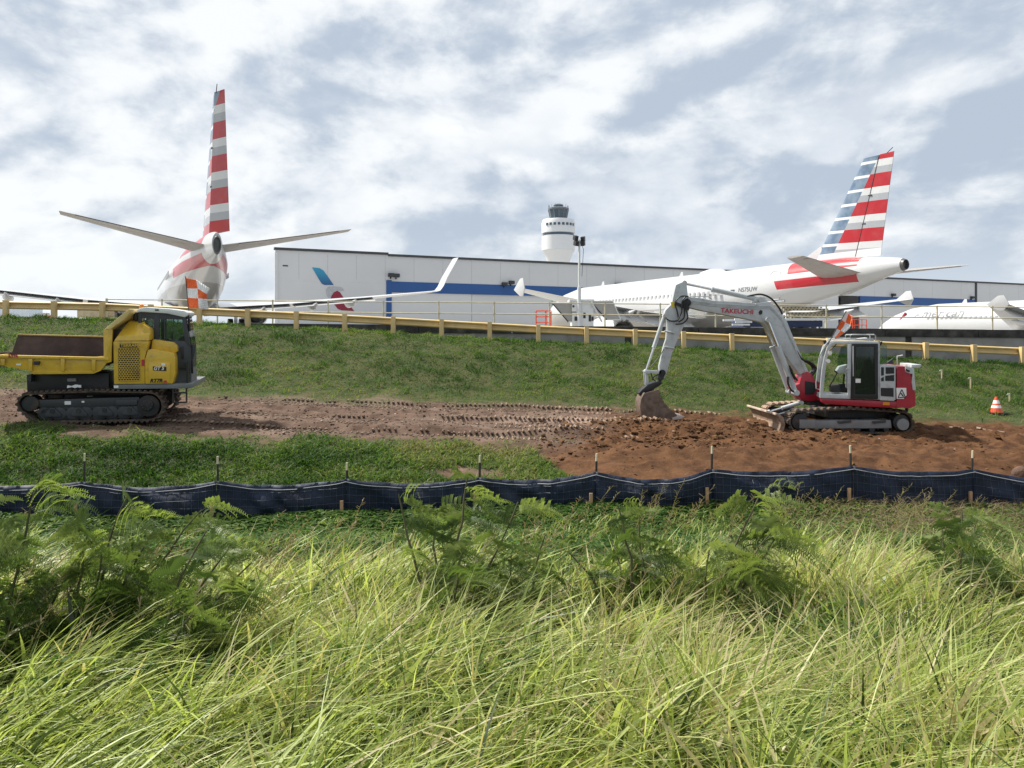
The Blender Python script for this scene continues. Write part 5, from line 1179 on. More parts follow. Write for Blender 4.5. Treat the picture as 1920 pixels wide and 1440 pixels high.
# ------------------------------------------------------------------ silt fence
def silt():
    Y = 14.4
    o = thing('silt_fence', 'dark navy silt fence fabric strung between stakes across the site', 'fence', (0, Y, CZ - 3.1)); zb = o.location.z
    pxs = [-110, 148, 410, 650, 898, 1116, 1335, 1590, 1827, 2060]
    tops = [900, 905, 900, 897, 896, 883, 880, 870, 880, 905]; bots = [950, 962, 965, 955, 950, 942, 938, 928, 942, 950]
    st = [853, 853, 855, 868, 855, 850, 837, 833, 846, 850]
    yj = [random.uniform(-.12, .12) for _ in pxs]; yj[7] = -.2
    X = [wx(p, Y) for p in pxs]; Zt = [wz(p, Y) - zb for p in tops]
    nb = [tz(x, Y) - zb for x in X]
    for i, x in enumerate(X):
        zs_ = wz(st[i], Y) - zb; le = random.uniform(-.03, .03)
        p = MB().tube([(x, yj[i] + .05, nb[i] - .3), (x + le, yj[i] + .05, zs_ - .14)], .022, 6).build('post', M_steelp, o)
        MB().tube([(x + le, yj[i] + .05, zs_ - .141), (x + le * 1.3, yj[i] + .05, zs_)], .02, 6).build('post_tip', M_cream, p)
        dxs = random.uniform(-.12, -.04)
        MB().box(x + dxs - .03, x + dxs + .03, yj[i] - .12, yj[i] - .08, nb[i] - .2, nb[i] + .28 + random.uniform(-.05, .05)).build('wooden_stake', M_wood, o, bevel=.006)
    for i in range(len(X) - 1):
        n, mz = 40, 10; sag = random.uniform(.05, .13); V = []; F_ = []
        sd = i * 17
        xa = np.linspace(0, 1, n + 1)
        ztop = Zt[i] * (1 - xa) + Zt[i + 1] * xa - sag * 4 * xa * (1 - xa) * (.8 + .4 * vnoise(xa * 4, xa * 0, sd))
        zbo = np.array([tz(X[i] + (X[i + 1] - X[i]) * t, Y - .05) - zb - .10 for t in xa])
        yy0 = yj[i] * (1 - xa) + yj[i + 1] * xa + .12 * np.sin(xa * math.pi) * random.choice((-1, .6))
        for j in range(mz + 1):
            t = j / mz; pinch = np.abs(xa - .5) * 2
            yy = yy0 - .10 * math.sin(t * math.pi) * np.sin(xa * math.pi) * .6 + (fbm(xa * 9 + t * 1.5, np.full_like(xa, t * 2.2), 3, sd) - .5) * .22 * (.3 + np.sin(xa * math.pi)) - .03 * (1 - t)
            for k in range(n + 1): V.append((X[i] + (X[i + 1] - X[i]) * xa[k], yy[k], zbo[k] + (ztop[k] - zbo[k]) * t))
        for j in range(mz):
            for k in range(n):
                a = j * (n + 1) + k; F_.append((a, a + 1, a + n + 2, a + n + 1))
        b = MB(); b.add(V, F_); fo = b.build('fabric_panel', M_silt, o, smooth=180)
        md = fo.modifiers.new('t', 'SOLIDIFY'); md.thickness = .006
        g = lambda k, j: Vector(V[j * (n + 1) + k])
        b = MB(); b.tube([g(k, mz) + Vector((0, -.045, -.05 - .03 * math.sin(k * math.pi / n))) for k in range(0, n + 1, 2)], .008, 5); b.build('cord', M_cord, fo)
        b = MB()
        for k in range(1, n, 2): b.tube([g(k, j) + Vector((0, -.014, 0)) for j in range(0, mz)], .0028, 4)
        for j in range(2, mz, 2): b.tube([g(k, j) + Vector((0, -.016, 0)) for k in range(0, n + 1)], .0028, 4)
        b.build('wire_mesh', M_wire, fo)
silt()
# ------------------------------------------------------------------ vegetation
def leaf_mat(name, cols, trans=.45, rough=.5, spec=.4, straw=None):
    m = bpy.data.materials.new(name); m.use_nodes = True; nt = m.node_tree; b = nt.nodes['Principled BSDF']
    b.inputs['Roughness'].default_value = rough; b.inputs['Specular IOR Level'].default_value = spec
    a = nt.nodes.new('ShaderNodeAttribute'); a.attribute_name = 'rnd'
    cr = nt.nodes.new('ShaderNodeValToRGB'); el = cr.color_ramp.elements
    while len(el) < len(cols): el.new(.5)
    for e, (p, c) in zip(el, cols): e.position = p; e.color = (*c, 1)
    nt.links.new(a.outputs['Fac'], cr.inputs[0]); nt.links.new(cr.outputs[0], b.inputs['Base Color'])
    t = nt.nodes.new('ShaderNodeBsdfTranslucent'); hs_ = nt.nodes.new('ShaderNodeMix'); hs_.data_type = 'RGBA'; hs_.blend_type = 'MULTIPLY'; hs_.inputs[0].default_value = 1
    nt.links.new(cr.outputs[0], hs_.inputs[6]); hs_.inputs[7].default_value = (1.35, 1.4, .75, 1); nt.links.new(hs_.outputs[2], t.inputs[0])
    mx = nt.nodes.new('ShaderNodeMixShader'); mx.inputs[0].default_value = trans
    out = [n for n in nt.nodes if n.type == 'OUTPUT_MATERIAL'][0]
    nt.links.new(b.outputs[0], mx.inputs[1]); nt.links.new(t.outputs[0], mx.inputs[2]); nt.links.new(mx.outputs[0], out.inputs[0]); return m
def blades(name, B, h, w, lean, droop, rnd, segs, m, ang=None, parent=None, belly=.35):
    N = len(B); ang = rng.uniform(0, 2 * math.pi, N) if ang is None else ang
    side = np.stack([np.cos(ang), np.sin(ang), np.zeros(N)], 1)
    V = np.zeros((N, 2 * segs + 1, 3))
    for k in range(segs + 1):
        t = k / segs
        c = B.copy(); c[:, 2] += h * (t - droop * t ** 2.2); c[:, 0] += lean[:, 0] * h * t ** 1.7; c[:, 1] += lean[:, 1] * h * t ** 1.7
        ww = (w * (.55 + belly * math.sin(t * math.pi)) * (1 - t ** 3))[:, None]
        tw = side.copy(); tw[:, 2] += .25 * t * np.sin(ang * 3)
        if k < segs: V[:, 2 * k] = c - tw * ww * .5; V[:, 2 * k + 1] = c + tw * ww * .5
        else: V[:, 2 * k] = c
    o = (np.arange(N) * (2 * segs + 1))[:, None]
    Qs = np.concatenate([o + np.array([[2 * k, 2 * k + 1, 2 * k + 3, 2 * k + 2]]) for k in range(segs - 1)]) if segs > 1 else None
    T = o + np.array([[2 * segs - 2, 2 * segs - 1, 2 * segs]])
    at = {'rnd': np.repeat(np.clip(rnd, 0, 1), 2 * segs + 1)}
    if Qs is None: return np_mesh(name, V.reshape(-1, 3), T, m, at, True, parent)
    return np_mesh(name, V.reshape(-1, 3), Qs, m, at, True, parent, tri=T)
M_tall = leaf_mat('tall_grass', [(0, (.035, .055, .018)), (.25, (.12, .17, .042)), (.5, (.31, .375, .11)), (.76, (.54, .59, .23)), (1, (.46, .39, .24))], .42, .42, .45)
M_mown = leaf_mat('mown_grass', [(0, (.026, .066, .011)), (.4, (.068, .138, .022)), (.75, (.140, .215, .044)), (1, (.22, .19, .085))], .42, .6, .2)
M_weed = leaf_mat('weeds', [(0, (.024, .060, .012)), (.5, (.065, .135, .026)), (.85, (.15, .22, .05)), (1, (.22, .21, .09))], .40, .6, .2)
M_feather = leaf_mat('feather_leaf', [(0, (.05, .09, .024)), (.5, (.105, .155, .045)), (1, (.23, .28, .09))], .46, .45, .4)
# feathery shrubs: photo column, distance, top row, label, leaves, lean, spread, stems, leaf length, seed, tint, bare foot
SHRUBS = [
    (842, 6.9, 893, 'tall feathery shrub in the middle, its tip in front of the silt fence', 26, .18, .50, 5, .40, 3, -.02, .12),
    (1345, 7.3, 920, 'feathery shrub with a bright green wind blown crown right of centre', 20, .50, .34, 4, .46, 5, .18, .2),
    (1195, 7.5, 952, 'olive feathery shrub between the two tallest shrubs', 20, -.25, .55, 5, .38, 8, -.02, .15),
    (1800, 7.6, 958, 'dark feathery shrub near the right edge below the fence', 22, .10, .36, 5, .36, 10, -.18, .15),
    (0, 6.1, 893, 'large feathery shrub cut off by the left edge', 24, .20, .50, 5, .46, 14, -.05, .15),
    (175, 6.5, 930, 'drooping feathery shrub second from the left edge', 24, .45, .48, 5, .44, 17, -.05, .15),
    (290, 5.9, 990, 'low dark feathery shrub leaning right at lower left', 22, .60, .40, 5, .40, 19, -.14, .15),
    (985, 7.4, 1000, 'small feathery shrub half hidden in grass right of the middle shrub', 16, .2, .42, 4, .34, 23, -.05, .15)]
# tall wind-bent grass of the foreground
def scatter(n, y0, y1, pad=1.0, k=.68, pw=1.0):
    t = rng.random(n); y = np.sqrt(y0 ** 2 + t * (y1 ** 2 - y0 ** 2)) if pw == 1 else y0 + (y1 - y0) * t ** pw
    x = (rng.random(n) * 2 - 1) * (k * y + pad); return x, y
def tall():
    # tussock centres
    nc = 5600; cx, cy = scatter(nc, 2.4, 11.2, .8)
    per = 15; N = nc * per
    ci = np.repeat(np.arange(nc), per); r = np.abs(rng.normal(0, .11, N)); a = rng.uniform(0, 6.283, N)
    x = cx[ci] + r * np.cos(a); y = cy[ci] + r * np.sin(a)
    edge = 10.5 + .9 * (fbm(x * .5, y * 0, 3, 71) - .5) * 2 - np.clip(x - 4.5, 0, 5) * .15 - .5 * np.exp(-((x + 3.4) / 1.7) ** 2) * 2.2
    keep = rng.random(N) < np.clip((edge - y) / 1.3, 0, 1); x, y, ci = x[keep], y[keep], ci[keep]; N = len(x)
    zone = fbm(x * .55, y * .55, 3, 77); crnd = rng.random(nc)[ci]
    h = (.42 + .75 * rng.random(N) ** .8) * (.75 + .5 * zone) * np.clip(.36 + (edge[keep] - y) / 3.8, .36, 1.0) * (.85 + .3 * crnd)
    h *= np.where(rng.random(N) < .08, 1.3, 1); h *= .62 + .75 * np.clip((fbm(x * 1.6, y * 1.6, 2, 88) - .25) * 1.6, 0, 1)
    w = (.009 + .022 * rng.random(N) ** 1.4) * np.where(y < 5, 1.05, 1.0) * (1 + .12 * np.clip(y - 5, 0, 6)) * np.where(rng.random(N) < .16, 1.7, 1)
    crn2 = rng.random(nc)[ci]; lean = np.stack([.30 - .28 * np.clip(x / (.6 * y), -1, 1) + .44 * rng.normal(0, 1, N) + .9 * (crnd - .5), .36 * rng.normal(0, 1, N) - .08 + .5 * (crn2 - .5)], 1)
    droop = np.clip(.10 + .34 * rng.random(N) ** 1.5 + .18 * np.abs(lean[:, 0]) * rng.random(N), 0, .85)
    thin_ = np.zeros(N)
    for a_ in SHRUBS:       # the grass is thinner right at the shrubs
        sx_, sy_ = wx(a_[0], a_[1]), a_[1]; thin_ = np.maximum(thin_, np.exp(-((x - sx_ - .08) / .42) ** 2 - ((y - sy_ + .12) / .42) ** 2))
    h *= 1 - .5 * thin_; h = np.minimum(h, 1.2)
    rnd = .48 + .31 * rng.normal(0, 1, N) + (zone - .5) * .7 + .45 * (crn2 - .5)
    rnd = rnd + np.clip((fbm(x * .9, y * .9, 3, 101) - .55) * 3, 0, .45) * (rng.random(N) < .45)
    rnd = np.where(rng.random(N) < .07, .95, rnd)
    # a stand of broad reedy leaves at the lower left and in scattered tussocks
    reed = (rng.random(nc)[ci] < np.where((x < -.25 * y) & (y < 6.5), .30, .07)); w = np.where(reed, .013 + .014 * rng.random(N), w); h = np.where(reed, h * 1.2, h)
    rnd = np.where(reed, .48 + .2 * rng.random(N), rnd); lean[:, 0] = np.where(reed, .45 + .45 * rng.random(N), lean[:, 0]); droop = np.where(reed, .22 + .35 * rng.random(N), droop)
    z = terr(x, y) + CZ - .03
    ang = np.where(rng.random(N) < .5, rng.uniform(0, 6.28, N), rng.normal(.2, .6, N))
    o = blades('tall_grass', np.stack([x, y, z], 1), h, w, lean, droop, rnd, 5, M_tall, ang)
    tag(o, 'long pale green grass bent to the right by wind in the foreground', 'grass', kind='stuff')
    # leafy weeds mixed through the grass
    N = 42000; x, y = scatter(N, 2.6, 10.6, .6); pt = fbm(x * 1.1, y * 1.1, 3, 120); keep = pt > .53; x, y, pt = x[keep], y[keep], pt[keep]; N = len(x)
    B = np.stack([x, y, terr(x, y) + CZ + (.12 + .50 * rng.random(N)) * np.clip(.3 + (pt - .53) * 9, 0, 1) * np.clip((11 - y) / 3, .3, 1)], 1); l2 = rng.normal(0, 1.2, (N, 2)); l2[:, 0] += .4
    o = blades('leafy_weeds', B, .04 + .07 * rng.random(N), .016 + .022 * rng.random(N), l2, .4 + .4 * rng.random(N), .5 + .28 * rng.normal(0, 1, N), 3, M_weed, belly=.6)
    tag(o, 'small leafy green weeds mixed through the long grass', 'weeds', kind='stuff')
    # dry litter low in the sward
    N = 30000; x, y = scatter(N, 2.2, 10.8, .8); h = .22 + .3 * rng.random(N)
    lean = rng.normal(0, .9, (N, 2)); lean[:, 0] += .4
    o = blades('dry_grass', np.stack([x, y, terr(x, y) + CZ], 1), h, .005 + .006 * rng.random(N), lean, .3 + .4 * rng.random(N), .72 + .3 * rng.random(N), 3, leaf_mat('dry_grass', [(0, (.06, .07, .025)), (.6, (.15, .125, .06)), (1, (.28, .21, .125))], .2, .6, .3))
    tag(o, 'dry straw coloured undergrowth beneath the long grass', 'grass', kind='stuff')
tall()
def seed_heads():
    # flowering culms: thin stalks with a loose brown panicle
    N = 150; spots = []
    for cxp, cyp, n, s in ((300, 8.2, 16, 1.0), (560, 8.6, 12, .9), (820, 9.2, 12, .8), (1120, 10.2, 18, 1.0), (1320, 10.6, 16, .6), (1640, 10.4, 30, 1.0), (1480, 10.0, 14, .8), (1790, 9.6, 14, .7), (60, 6.5, 14, .6), (1000, 8, 14, 1.5), (1500, 6.5, 18, 1.6), (700, 6.2, 14, 1.4)):
        for _ in range(n): y = cyp + rng.normal(0, .5); spots.append((wx(cxp, y) + rng.normal(0, s), y))
    V, Qd, at = [], [], []
    def strip(pts, w, rv):
        o = len(V)
        for p in pts: V.append((p[0] - w, p[1], p[2])); V.append((p[0] + w, p[1], p[2])); at.extend((rv, rv))
        for k in range(len(pts) - 1): Qd.append((o + 2 * k, o + 2 * k + 1, o + 2 * k + 3, o + 2 * k + 2))
    for x, y in spots:
        z = tz(x, y); H = random.uniform(.85, 1.35); lx = random.uniform(.05, .5); pts = [(x + lx * H * (k / 6) ** 1.8, y, z + H * (k / 6) * (1 - .12 * (k / 6) ** 2)) for k in range(7)]
        strip(pts, .003, random.uniform(.35, .7))
        for k in range(14):
            t = .62 + .38 * k / 14; q = t * 6; i = min(5, int(q)); f = q - i; a, c = Vector(pts[i]), Vector(pts[i + 1]); p = a.lerp(c, f)
            dv = Vector((random.uniform(-.1, .14), random.uniform(-.08, .08), random.uniform(.02, .09))) * (1.25 - t * .7)
            strip([p, p + dv * .6, p + dv], .0035, random.uniform(.7, 1))
    o = np_mesh('seed_grass', np.array(V), np.array(Qd), leaf_mat('seed_grass', [(0, (.13, .17, .05)), (.6, (.24, .21, .11)), (1, (.33, .24, .16))], .3, .6, .3), {'rnd': np.array(at)})
    tag(o, 'thin flowering grass stalks with loose brown seed heads', 'grass', kind='stuff')
seed_heads()
def mown():
    N = 190000; x = rng.uniform(-24, 24, N); y = 23.3 + 9.6 * rng.random(N)
    d, f = masks(x, y); pt = fbm(x * .5, y * .9, 4, 90); pt2 = fbm(x * 1.8, y * 2.6, 3, 91)
    edge_th = np.clip((y - 24.2) / 1.5, .12, 1)
    keep = (rng.random(N) > d * 1.1) & (rng.random(N) < edge_th * (.45 + .9 * pt2)) & (np.abs(x) < .70 * y + 1)
    x, y, pt, pt2 = x[keep], y[keep], pt[keep], pt2[keep]; N = len(x)
    tuft = fbm(x * 3.2, y * 3.2, 2, 95); h = (.05 + .10 * rng.random(N)) * (.6 + .8 * pt2) * (.6 + 1.6 * np.clip((tuft - .45) * 3, 0, 1)); w = .014 + .018 * rng.random(N)
    lean = rng.normal(0, .6, (N, 2)); lean[:, 0] += .25
    rnd = .30 + .22 * rng.normal(0, 1, N) + (pt - .5) * 1.6 + np.where(x > 8, -.06, .04) + np.clip((25.6 - y) / 3, 0, .4)
    o = blades('mown_grass', np.stack([x, y, terr(x, y) + CZ - .005], 1), h, w, lean, .2 + .3 * rng.random(N), rnd, 2, M_mown)
    tag(o, 'short mown grass covering the slope below the guardrail', 'grass', kind='stuff')
    # verge between lane and silt fence
    N = 120000; x = rng.uniform(-13.5, 14, N); y = 14.5 + 4.4 * rng.random(N)
    d, f = masks(x, y); pt = fbm(x * .9, y * 1.3, 4, 50); pt2 = fbm(x * 2.4, y * 2.4, 3, 51)
    keep = (rng.random(N) > d * 1.25) & (rng.random(N) < .35 + pt2) & (rng.random(N) < np.clip((18.7 - y) / 1.6, .1, 1)); x, y, pt, pt2 = x[keep], y[keep], pt[keep], pt2[keep]; N = len(x)
    h = (.06 + .15 * rng.random(N)) * (.6 + pt2); w = .015 + .024 * rng.random(N); lean = rng.normal(0, .8, (N, 2)); lean[:, 0] += .15
    rnd = .45 + .2 * rng.normal(0, 1, N) + (pt - .5) * 1.2 + np.clip((x + 5) / 20, -.1, .25) + np.where(y > 17.3, .2, 0)
    o = blades('verge_grass', np.stack([x, y, terr(x, y) + CZ - .01], 1), h, w, lean, .25 + .35 * rng.random(N), rnd, 2, M_weed)
    tag(o, 'low leafy grass and weeds on the bank behind the silt fence', 'grass', kind='stuff')
    # sparse tufts on the dirt margins
    N = 9000; x = rng.uniform(-17, 17, N); y = np.where(rng.random(N) < .5, rng.normal(18.0, .7, N), rng.normal(24.3, .9, N))
    keep = (fbm(x * 1.3, y * 1.3, 3, 60) > .52) & ((x < 1.5) | (y > 23.2)) & (y > 14.7); x, y = x[keep], y[keep]; N = len(x)
    o = blades('trampled_grass', np.stack([x, y, terr(x, y) + CZ], 1), .03 + .06 * rng.random(N), .015 + .02 * rng.random(N), rng.normal(0, 1.0, (N, 2)), .4 + .3 * rng.random(N), .3 + .7 * rng.random(N), 2, M_mown)
    tag(o, 'sparse trampled tufts along the edges of the dirt lane', 'grass', kind='stuff')
mown()
def weeds():
    # broad-leaved ground cover in the strip before the silt fence; each leaf a small blade lying flat
    N = 95000; x, y = scatter(N, 9.2, 14.35, 1.0); pt = fbm(x * .8, y * .8, 3, 33); pt2 = fbm(x * 2.2, y * 2.2, 3, 34)
    bare = np.clip((x - 4.8) / 1.5, 0, 1) * np.clip((y - 11.2) / 1.0, 0, 1)
    keep = (rng.random(N) < .4 + pt2) & (rng.random(N) > bare * .80); x, y, pt, pt2, bare = x[keep], y[keep], pt[keep], pt2[keep], bare[keep]; N = len(x)
    nf = np.clip((13.6 - y) / 2.2, .12, 1); up = rng.random(N) * (.20 + .26 * (pt2 > .5) * pt) * nf; B = np.stack([x, y, terr(x, y) + CZ + up * .9], 1)
    h = .05 + .07 * rng.random(N); lean = rng.normal(0, 1.3, (N, 2))
    rnd = .38 + .22 * rng.normal(0, 1, N) + (pt - .5) * .6 + bare * .45 + np.clip((10.8 - y) * .12, 0, .3)
    o = blades('ground_cover', B, h, .03 + .035 * rng.random(N), lean, .5 + .3 * rng.random(N), rnd, 3, M_weed, belly=.6)
    tag(o, 'dark green broad leaved ground cover in the strip before the silt fence', 'weeds', kind='stuff')
    N = 16000; x, y = scatter(N, 9.8, 14.2, 1.0); bare = np.clip((x - 4.8) / 1.5, 0, 1); keep = (fbm(x * 1.2, y * 1.2, 3, 36) > .50) & (rng.random(N) > bare * .6); x, y = x[keep], y[keep]; N = len(x)
    lean = rng.normal(0, .5, (N, 2)); lean[:, 0] += .45
    o = blades('rough_grass', np.stack([x, y, terr(x, y) + CZ], 1), (.22 + .36 * rng.random(N)) * np.clip((14.6 - y) / 2.6, .3, 1), .008 + .012 * rng.random(N), lean, .2 + .4 * rng.random(N), .35 + .3 * rng.random(N), 4, M_tall)
    tag(o, 'rough green grass tufts growing among the weeds by the silt fence', 'grass', kind='stuff')
    N = 7000; x = rng.uniform(4.6, 11, N); y = rng.uniform(10.8, 14.3, N); lean = rng.normal(0, 1.2, (N, 2))
    o = blades('dead_stalks', np.stack([x, y, terr(x, y) + CZ], 1), .08 + .22 * rng.random(N), .006 + .008 * rng.random(N), lean, .4 * rng.random(N) + .3, .55 + .45 * rng.random(N), 3, leaf_mat('dead_stalks', [(0, (.08, .075, .04)), (1, (.26, .19, .13))], .15, .7, .2))
    tag(o, 'flattened dead brown stalks below the right end of the silt fence', 'weeds', kind='stuff')
weeds()
# feathery shrubs with twice-divided leaves
def shrub(px, Y, py_top, label, nleaf=26, lean=.35, spread=.34, stems=1, leafs=.30, seed=1, rbias=0., bare=.30):
    rnd_ = random.Random(seed); x0 = wx(px, Y); z0 = tz(x0, Y) - .05; Ht = wz(py_top, Y) - z0
    o = thing('shrub', label, 'shrub', (x0, Y, z0), group='feathery leaved shrubs in the long grass')
    V, Qd, at = [], [], []
    sm = MB(); stems_p = []
    for s in range(stems):
        az = rnd_.uniform(0, 6.28); sp = spread * (.2 if s == 0 else rnd_.uniform(.6, 1.4)); hh = Ht * (1 if s == 0 else rnd_.uniform(.6, .92))
        pts = [Vector((lean * hh * .55 * (k / 8) ** 2 + sp * math.cos(az) * (k / 8) + .02 * rnd_.uniform(-1, 1), sp * math.sin(az) * (k / 8), hh * (k / 8))) for k in range(9)]
        sm.tube(pts, [.017 * (1 - .8 * k / 8) + .003 for k in range(9)], 6); stems_p.append(pts)
    for n in range(int(nleaf * 1.1) * stems):
        pts = stems_p[n % stems]; t = bare + (1 - bare) * ((n // stems) + rnd_.random()) / (nleaf * 1.1); t = min(t, .999); i = int(t * 8); p = pts[i].lerp(pts[i + 1], t * 8 - i)
        az = n * 2.4 + rnd_.uniform(-.5, .5); el = rnd_.uniform(-.1, 1.2) * (.5 + t * .6)
        d = Vector((math.cos(az) + .55, math.sin(az) * .9, .25 + el)).normalized(); Lr = leafs * rnd_.uniform(.7, 1.15) * (1.1 - .35 * t)
        side = d.cross(Vector((0, 0, 1))).normalized(); up = side.cross(d).normalized(); rl = rnd_.uniform(-1.3, 1.3); side = (side * math.cos(rl) + up * math.sin(rl)).normalized(); up = side.cross(d).normalized()
        rv = min(1, max(0, .45 + rbias + rnd_.uniform(-.3, .3) + .35 * (t > .85)))
        def ras(s_): return p + d * Lr * s_ + Vector((.10 * s_ * s_ * Lr * 2, 0, -.55 * s_ * s_ * Lr))
        np_ = 6
        o_ = len(V)
        for k in range(5):
            c = ras(k / 4); V.append(tuple(c - up * .0015)); V.append(tuple(c + up * .0025)); at.extend((rv * .6, rv * .6))
        for k in range(4): Qd.append((o_ + 2 * k, o_ + 2 * k + 1, o_ + 2 * k + 3, o_ + 2 * k + 2))
        for j in range(np_):
            s_ = .30 + .70 * j / (np_ - 1); c = ras(s_); pl = Lr * .50 * (1 - .30 * abs(s_ - .6) * 1.4)
            for sg in (1, -1):
                pd = (side * sg * .75 + d * .65 + up * rnd_.uniform(-.1, .45)).normalized(); ld = d * .8 - pd * .3 + up * .25; ld = (ld - pd * ld.dot(pd)).normalized()
                nl = 10; cu = rnd_.uniform(.3, .8)
                for q in range(nl):
                    m_ = c + pd * pl * (q + .6) / nl + Vector((.10 * pl * ((q + .6) / nl) ** 2, 0, -cu * pl * ((q + .6) / nl) ** 2)); ll = pl * .15 * (1 - .4 * abs(q / nl - .4)); ww = pl / nl * .46
                    for s2 in (1, -1):
                        e = m_ + (ld * s2 * .9 + pd * .5) * ll; o_ = len(V)
                        V.extend([tuple(m_ - pd * ww * .6), tuple(m_ + pd * ww * .6), tuple(e + pd * ww * .5), tuple(e - pd * ww * .5)]); at.extend([rv + .06 * s2] * 4)
                        Qd.append((o_, o_ + 1, o_ + 2, o_ + 3))
    sm.build('stem', mat('shrub_stem', (.09, .085, .04), .8, var=.3), o)
    np_mesh('foliage', np.array(V), np.array(Qd), M_feather, {'rnd': np.clip(np.array(at), 0, 1)}, False, o)
for a_ in SHRUBS: shrub(*a_)
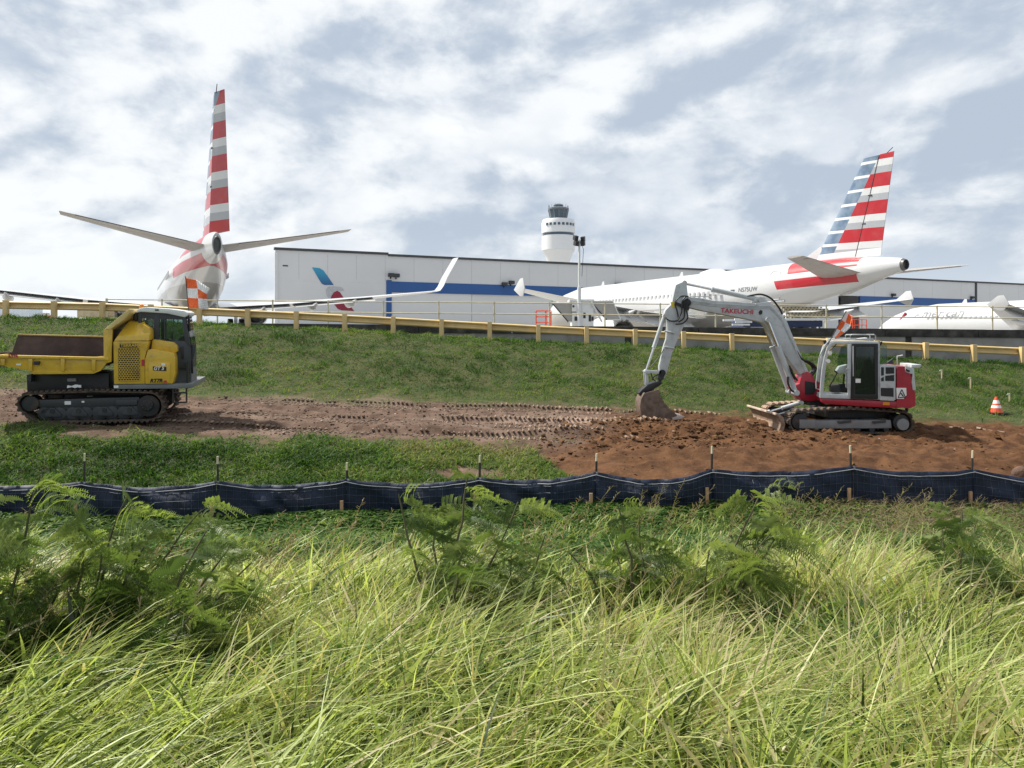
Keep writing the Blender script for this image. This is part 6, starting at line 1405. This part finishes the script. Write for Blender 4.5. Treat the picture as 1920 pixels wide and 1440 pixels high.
# ------------------------------------------------------------------ soil: clods, stones, track prints
def clods():
    bm = bmesh.new(); bmesh.ops.create_icosphere(bm, subdivisions=1, radius=1); bv = np.array([v.co[:] for v in bm.verts]); bf = np.array([[v.index for v in f.verts] for f in bm.faces]); bm.free()
    def put(name, x, y, s, m, label, sink=.3, flat=.7):
        N = len(x); j = 1 + .35 * rng.normal(0, 1, (N, len(bv), 1)).clip(-1.2, 1.2); a = rng.uniform(0, 6.28, N); ca, sa = np.cos(a), np.sin(a)
        V = bv[None] * j * s[:, None, None]; V = V * np.stack([1 + .4 * rng.random(N), np.ones(N), np.full(N, flat)], 1)[:, None, :]
        X = V[..., 0] * ca[:, None] - V[..., 1] * sa[:, None] + x[:, None]; Yv = V[..., 0] * sa[:, None] + V[..., 1] * ca[:, None] + y[:, None]; Zv = V[..., 2] + (terr(x, y) + CZ + s * flat * (1 - 2 * sink))[:, None]
        T = (bf[None] + (np.arange(N) * len(bv))[:, None, None]).reshape(-1, 3)
        o = np_mesh(name, np.stack([X, Yv, Zv], -1).reshape(-1, 3), T, m, {'rnd': np.repeat(rng.random(N), len(bv))}, False); tag(o, label, 'soil', kind='stuff')
    def smat(name, a, c):
        m = bpy.data.materials.new(name); m.use_nodes = True; nt = m.node_tree; b = nt.nodes['Principled BSDF']; b.inputs['Roughness'].default_value = .95; b.inputs['Specular IOR Level'].default_value = .15
        at = nt.nodes.new('ShaderNodeAttribute'); at.attribute_name = 'rnd'; nt.links.new(mixc(nt, E(nt, at.outputs['Fac']), a, c), b.inputs['Base Color']); return m
    N = 12000; x = rng.uniform(.6, 15, N); y = rng.uniform(14.7, 22.5, N); d, f = masks(x, y); dens = fbm(x * .8, y * .8, 3, 12); heap = np.exp(-((x - 4) / 2.6) ** 2 - ((y - 19.6) / 1.6) ** 2)
    keep = (d > .5) & (rng.random(N) < np.clip(dens * 1.2 - .42 + heap, 0.03, 1) * np.clip((y - 16.0) / 1.5, .22, 1)); x, y = x[keep], y[keep]
    put('soil_clods', x, y, .010 + .07 * rng.random(len(x)) ** 11 + .02 * rng.random(len(x)) ** 2, smat('clod', (.060, .029, .013), (.15, .08, .038)), 'loose brown soil clods around the excavator')
    N = 5000; x = rng.uniform(-16, 2, N); y = rng.uniform(18.2, 24.2, N); d, f = masks(x, y); keep = d > .4; x, y = x[keep], y[keep]
    put('lane_clods', x, y, .010 + .024 * rng.random(len(x)) ** 2.5, smat('lane_clod', (.08, .055, .04), (.17, .125, .095)), 'small dry crumbs of soil on the dirt lane')
    N = 70; x = rng.uniform(-13, 12, N); y = rng.uniform(18.3, 24.3, N); put('pale_stones', x, y, .016 + .026 * rng.random(N), smat('stone', (.26, .19, .15), (.46, .38, .33)), 'scattered pale stones on the dirt lane', .2)
    # one half buried boulder at the right end of the bank
    xb, yb = wx(1912, 16.2), 16.2; rs = np.random.default_rng(4)
    b = bmesh.new(); bmesh.ops.create_icosphere(b, subdivisions=3, radius=.16)
    for v in b.verts: v.co *= 1 + .22 * (float(fbm(np.array([v.co.x * 4 + 9]), np.array([v.co.y * 4 + v.co.z * 3]), 3, 8)[0]) - .5) * 2
    me = bpy.data.meshes.new('boulder'); b.to_mesh(me); b.free(); me.materials.append(mat('boulder', (.12, .072, .048), .95, var=.3, bump=.5)); ob = bpy.data.objects.new('boulder', me); COL.objects.link(ob); ob.location = (xb, yb, tz(xb, yb) + .05)
    tag(ob, 'brown boulder half buried in the soil bank at the right edge', 'rock')
    # cleat prints: ridges pressed up between the grousers of a crawler track
    V, Qd, at = [], [], []
    rows = []
    for yc, wd, x0, x1, p, ph in ((19.0, .42, -9.4, 3.0, .135, .8), (19.55, .36, -9.3, 2.2, .135, .5), (20.9, .42, -9.2, 4.2, .135, .9), (21.45, .40, -9, 3.6, .135, .6), (21.95, .36, -2.5, 4.0, .15, 1.3), (23.2, .40, -9, 5.0, .14, .8), (23.75, .34, -9, 3.6, .14, .6), (24.15, .34, 1.0, 6.4, .15, .9), (22.5, .34, -9, -2, .14, .6), (20.2, .34, -8, 1, .13, .5), (22.85, .3, -6, 3, .13, .5), (18.55, .3, -7, 0, .13, .5), (22.2, .40, 12.6, 17, .15, .7), (21.1, .40, 11.9, 17, .15, .9)):
        x = x0
        while x < x1:
            x += p * random.uniform(.95, 1.05)
            yy = yc + (float(fbm(np.array([x * .15 + yc]), np.array([0.]), 2, 3)[0]) - .5) * .7
            if float(fbm(np.array([x * .9]), np.array([yc * 3]), 3, 55)[0]) < .43: continue
            w = wd * random.uniform(.7, 1.1) * .55; hgt = ph * random.uniform(.4, 1.2) * .048; sk = random.uniform(-.03, .03); t = p * random.uniform(.20, .32)
            for ya, yb_ in ((yy - w, yy + w),):
                o_ = len(V); zz = tz(x, (ya + yb_) / 2)
                for yv, s_ in ((ya, 0), (yb_, 1)):
                    jj = random.uniform(.85, 1.1)
                    V += [(x - t + sk * s_, yv, zz - .015), (x - t * .3 + sk * s_, yv, zz + hgt * jj), (x + t * .35 + sk * s_, yv, zz + hgt * jj * .9), (x + t + sk * s_, yv, zz - .015)]
                at += [random.random()] * 8
                Qd += [(o_, o_ + 1, o_ + 5, o_ + 4), (o_ + 1, o_ + 2, o_ + 6, o_ + 5), (o_ + 2, o_ + 3, o_ + 7, o_ + 6), (o_ + 3, o_ + 2, o_ + 1, o_), (o_ + 4, o_ + 5, o_ + 6, o_ + 7)]
    o = np_mesh('track_prints', np.array(V), np.array(Qd), smat('print', (.13, .092, .068), (.27, .20, .15)), {'rnd': np.array(at)}, False)
    tag(o, 'rows of ridged crawler track prints pressed into the dirt lane', 'soil', kind='stuff')
clods()
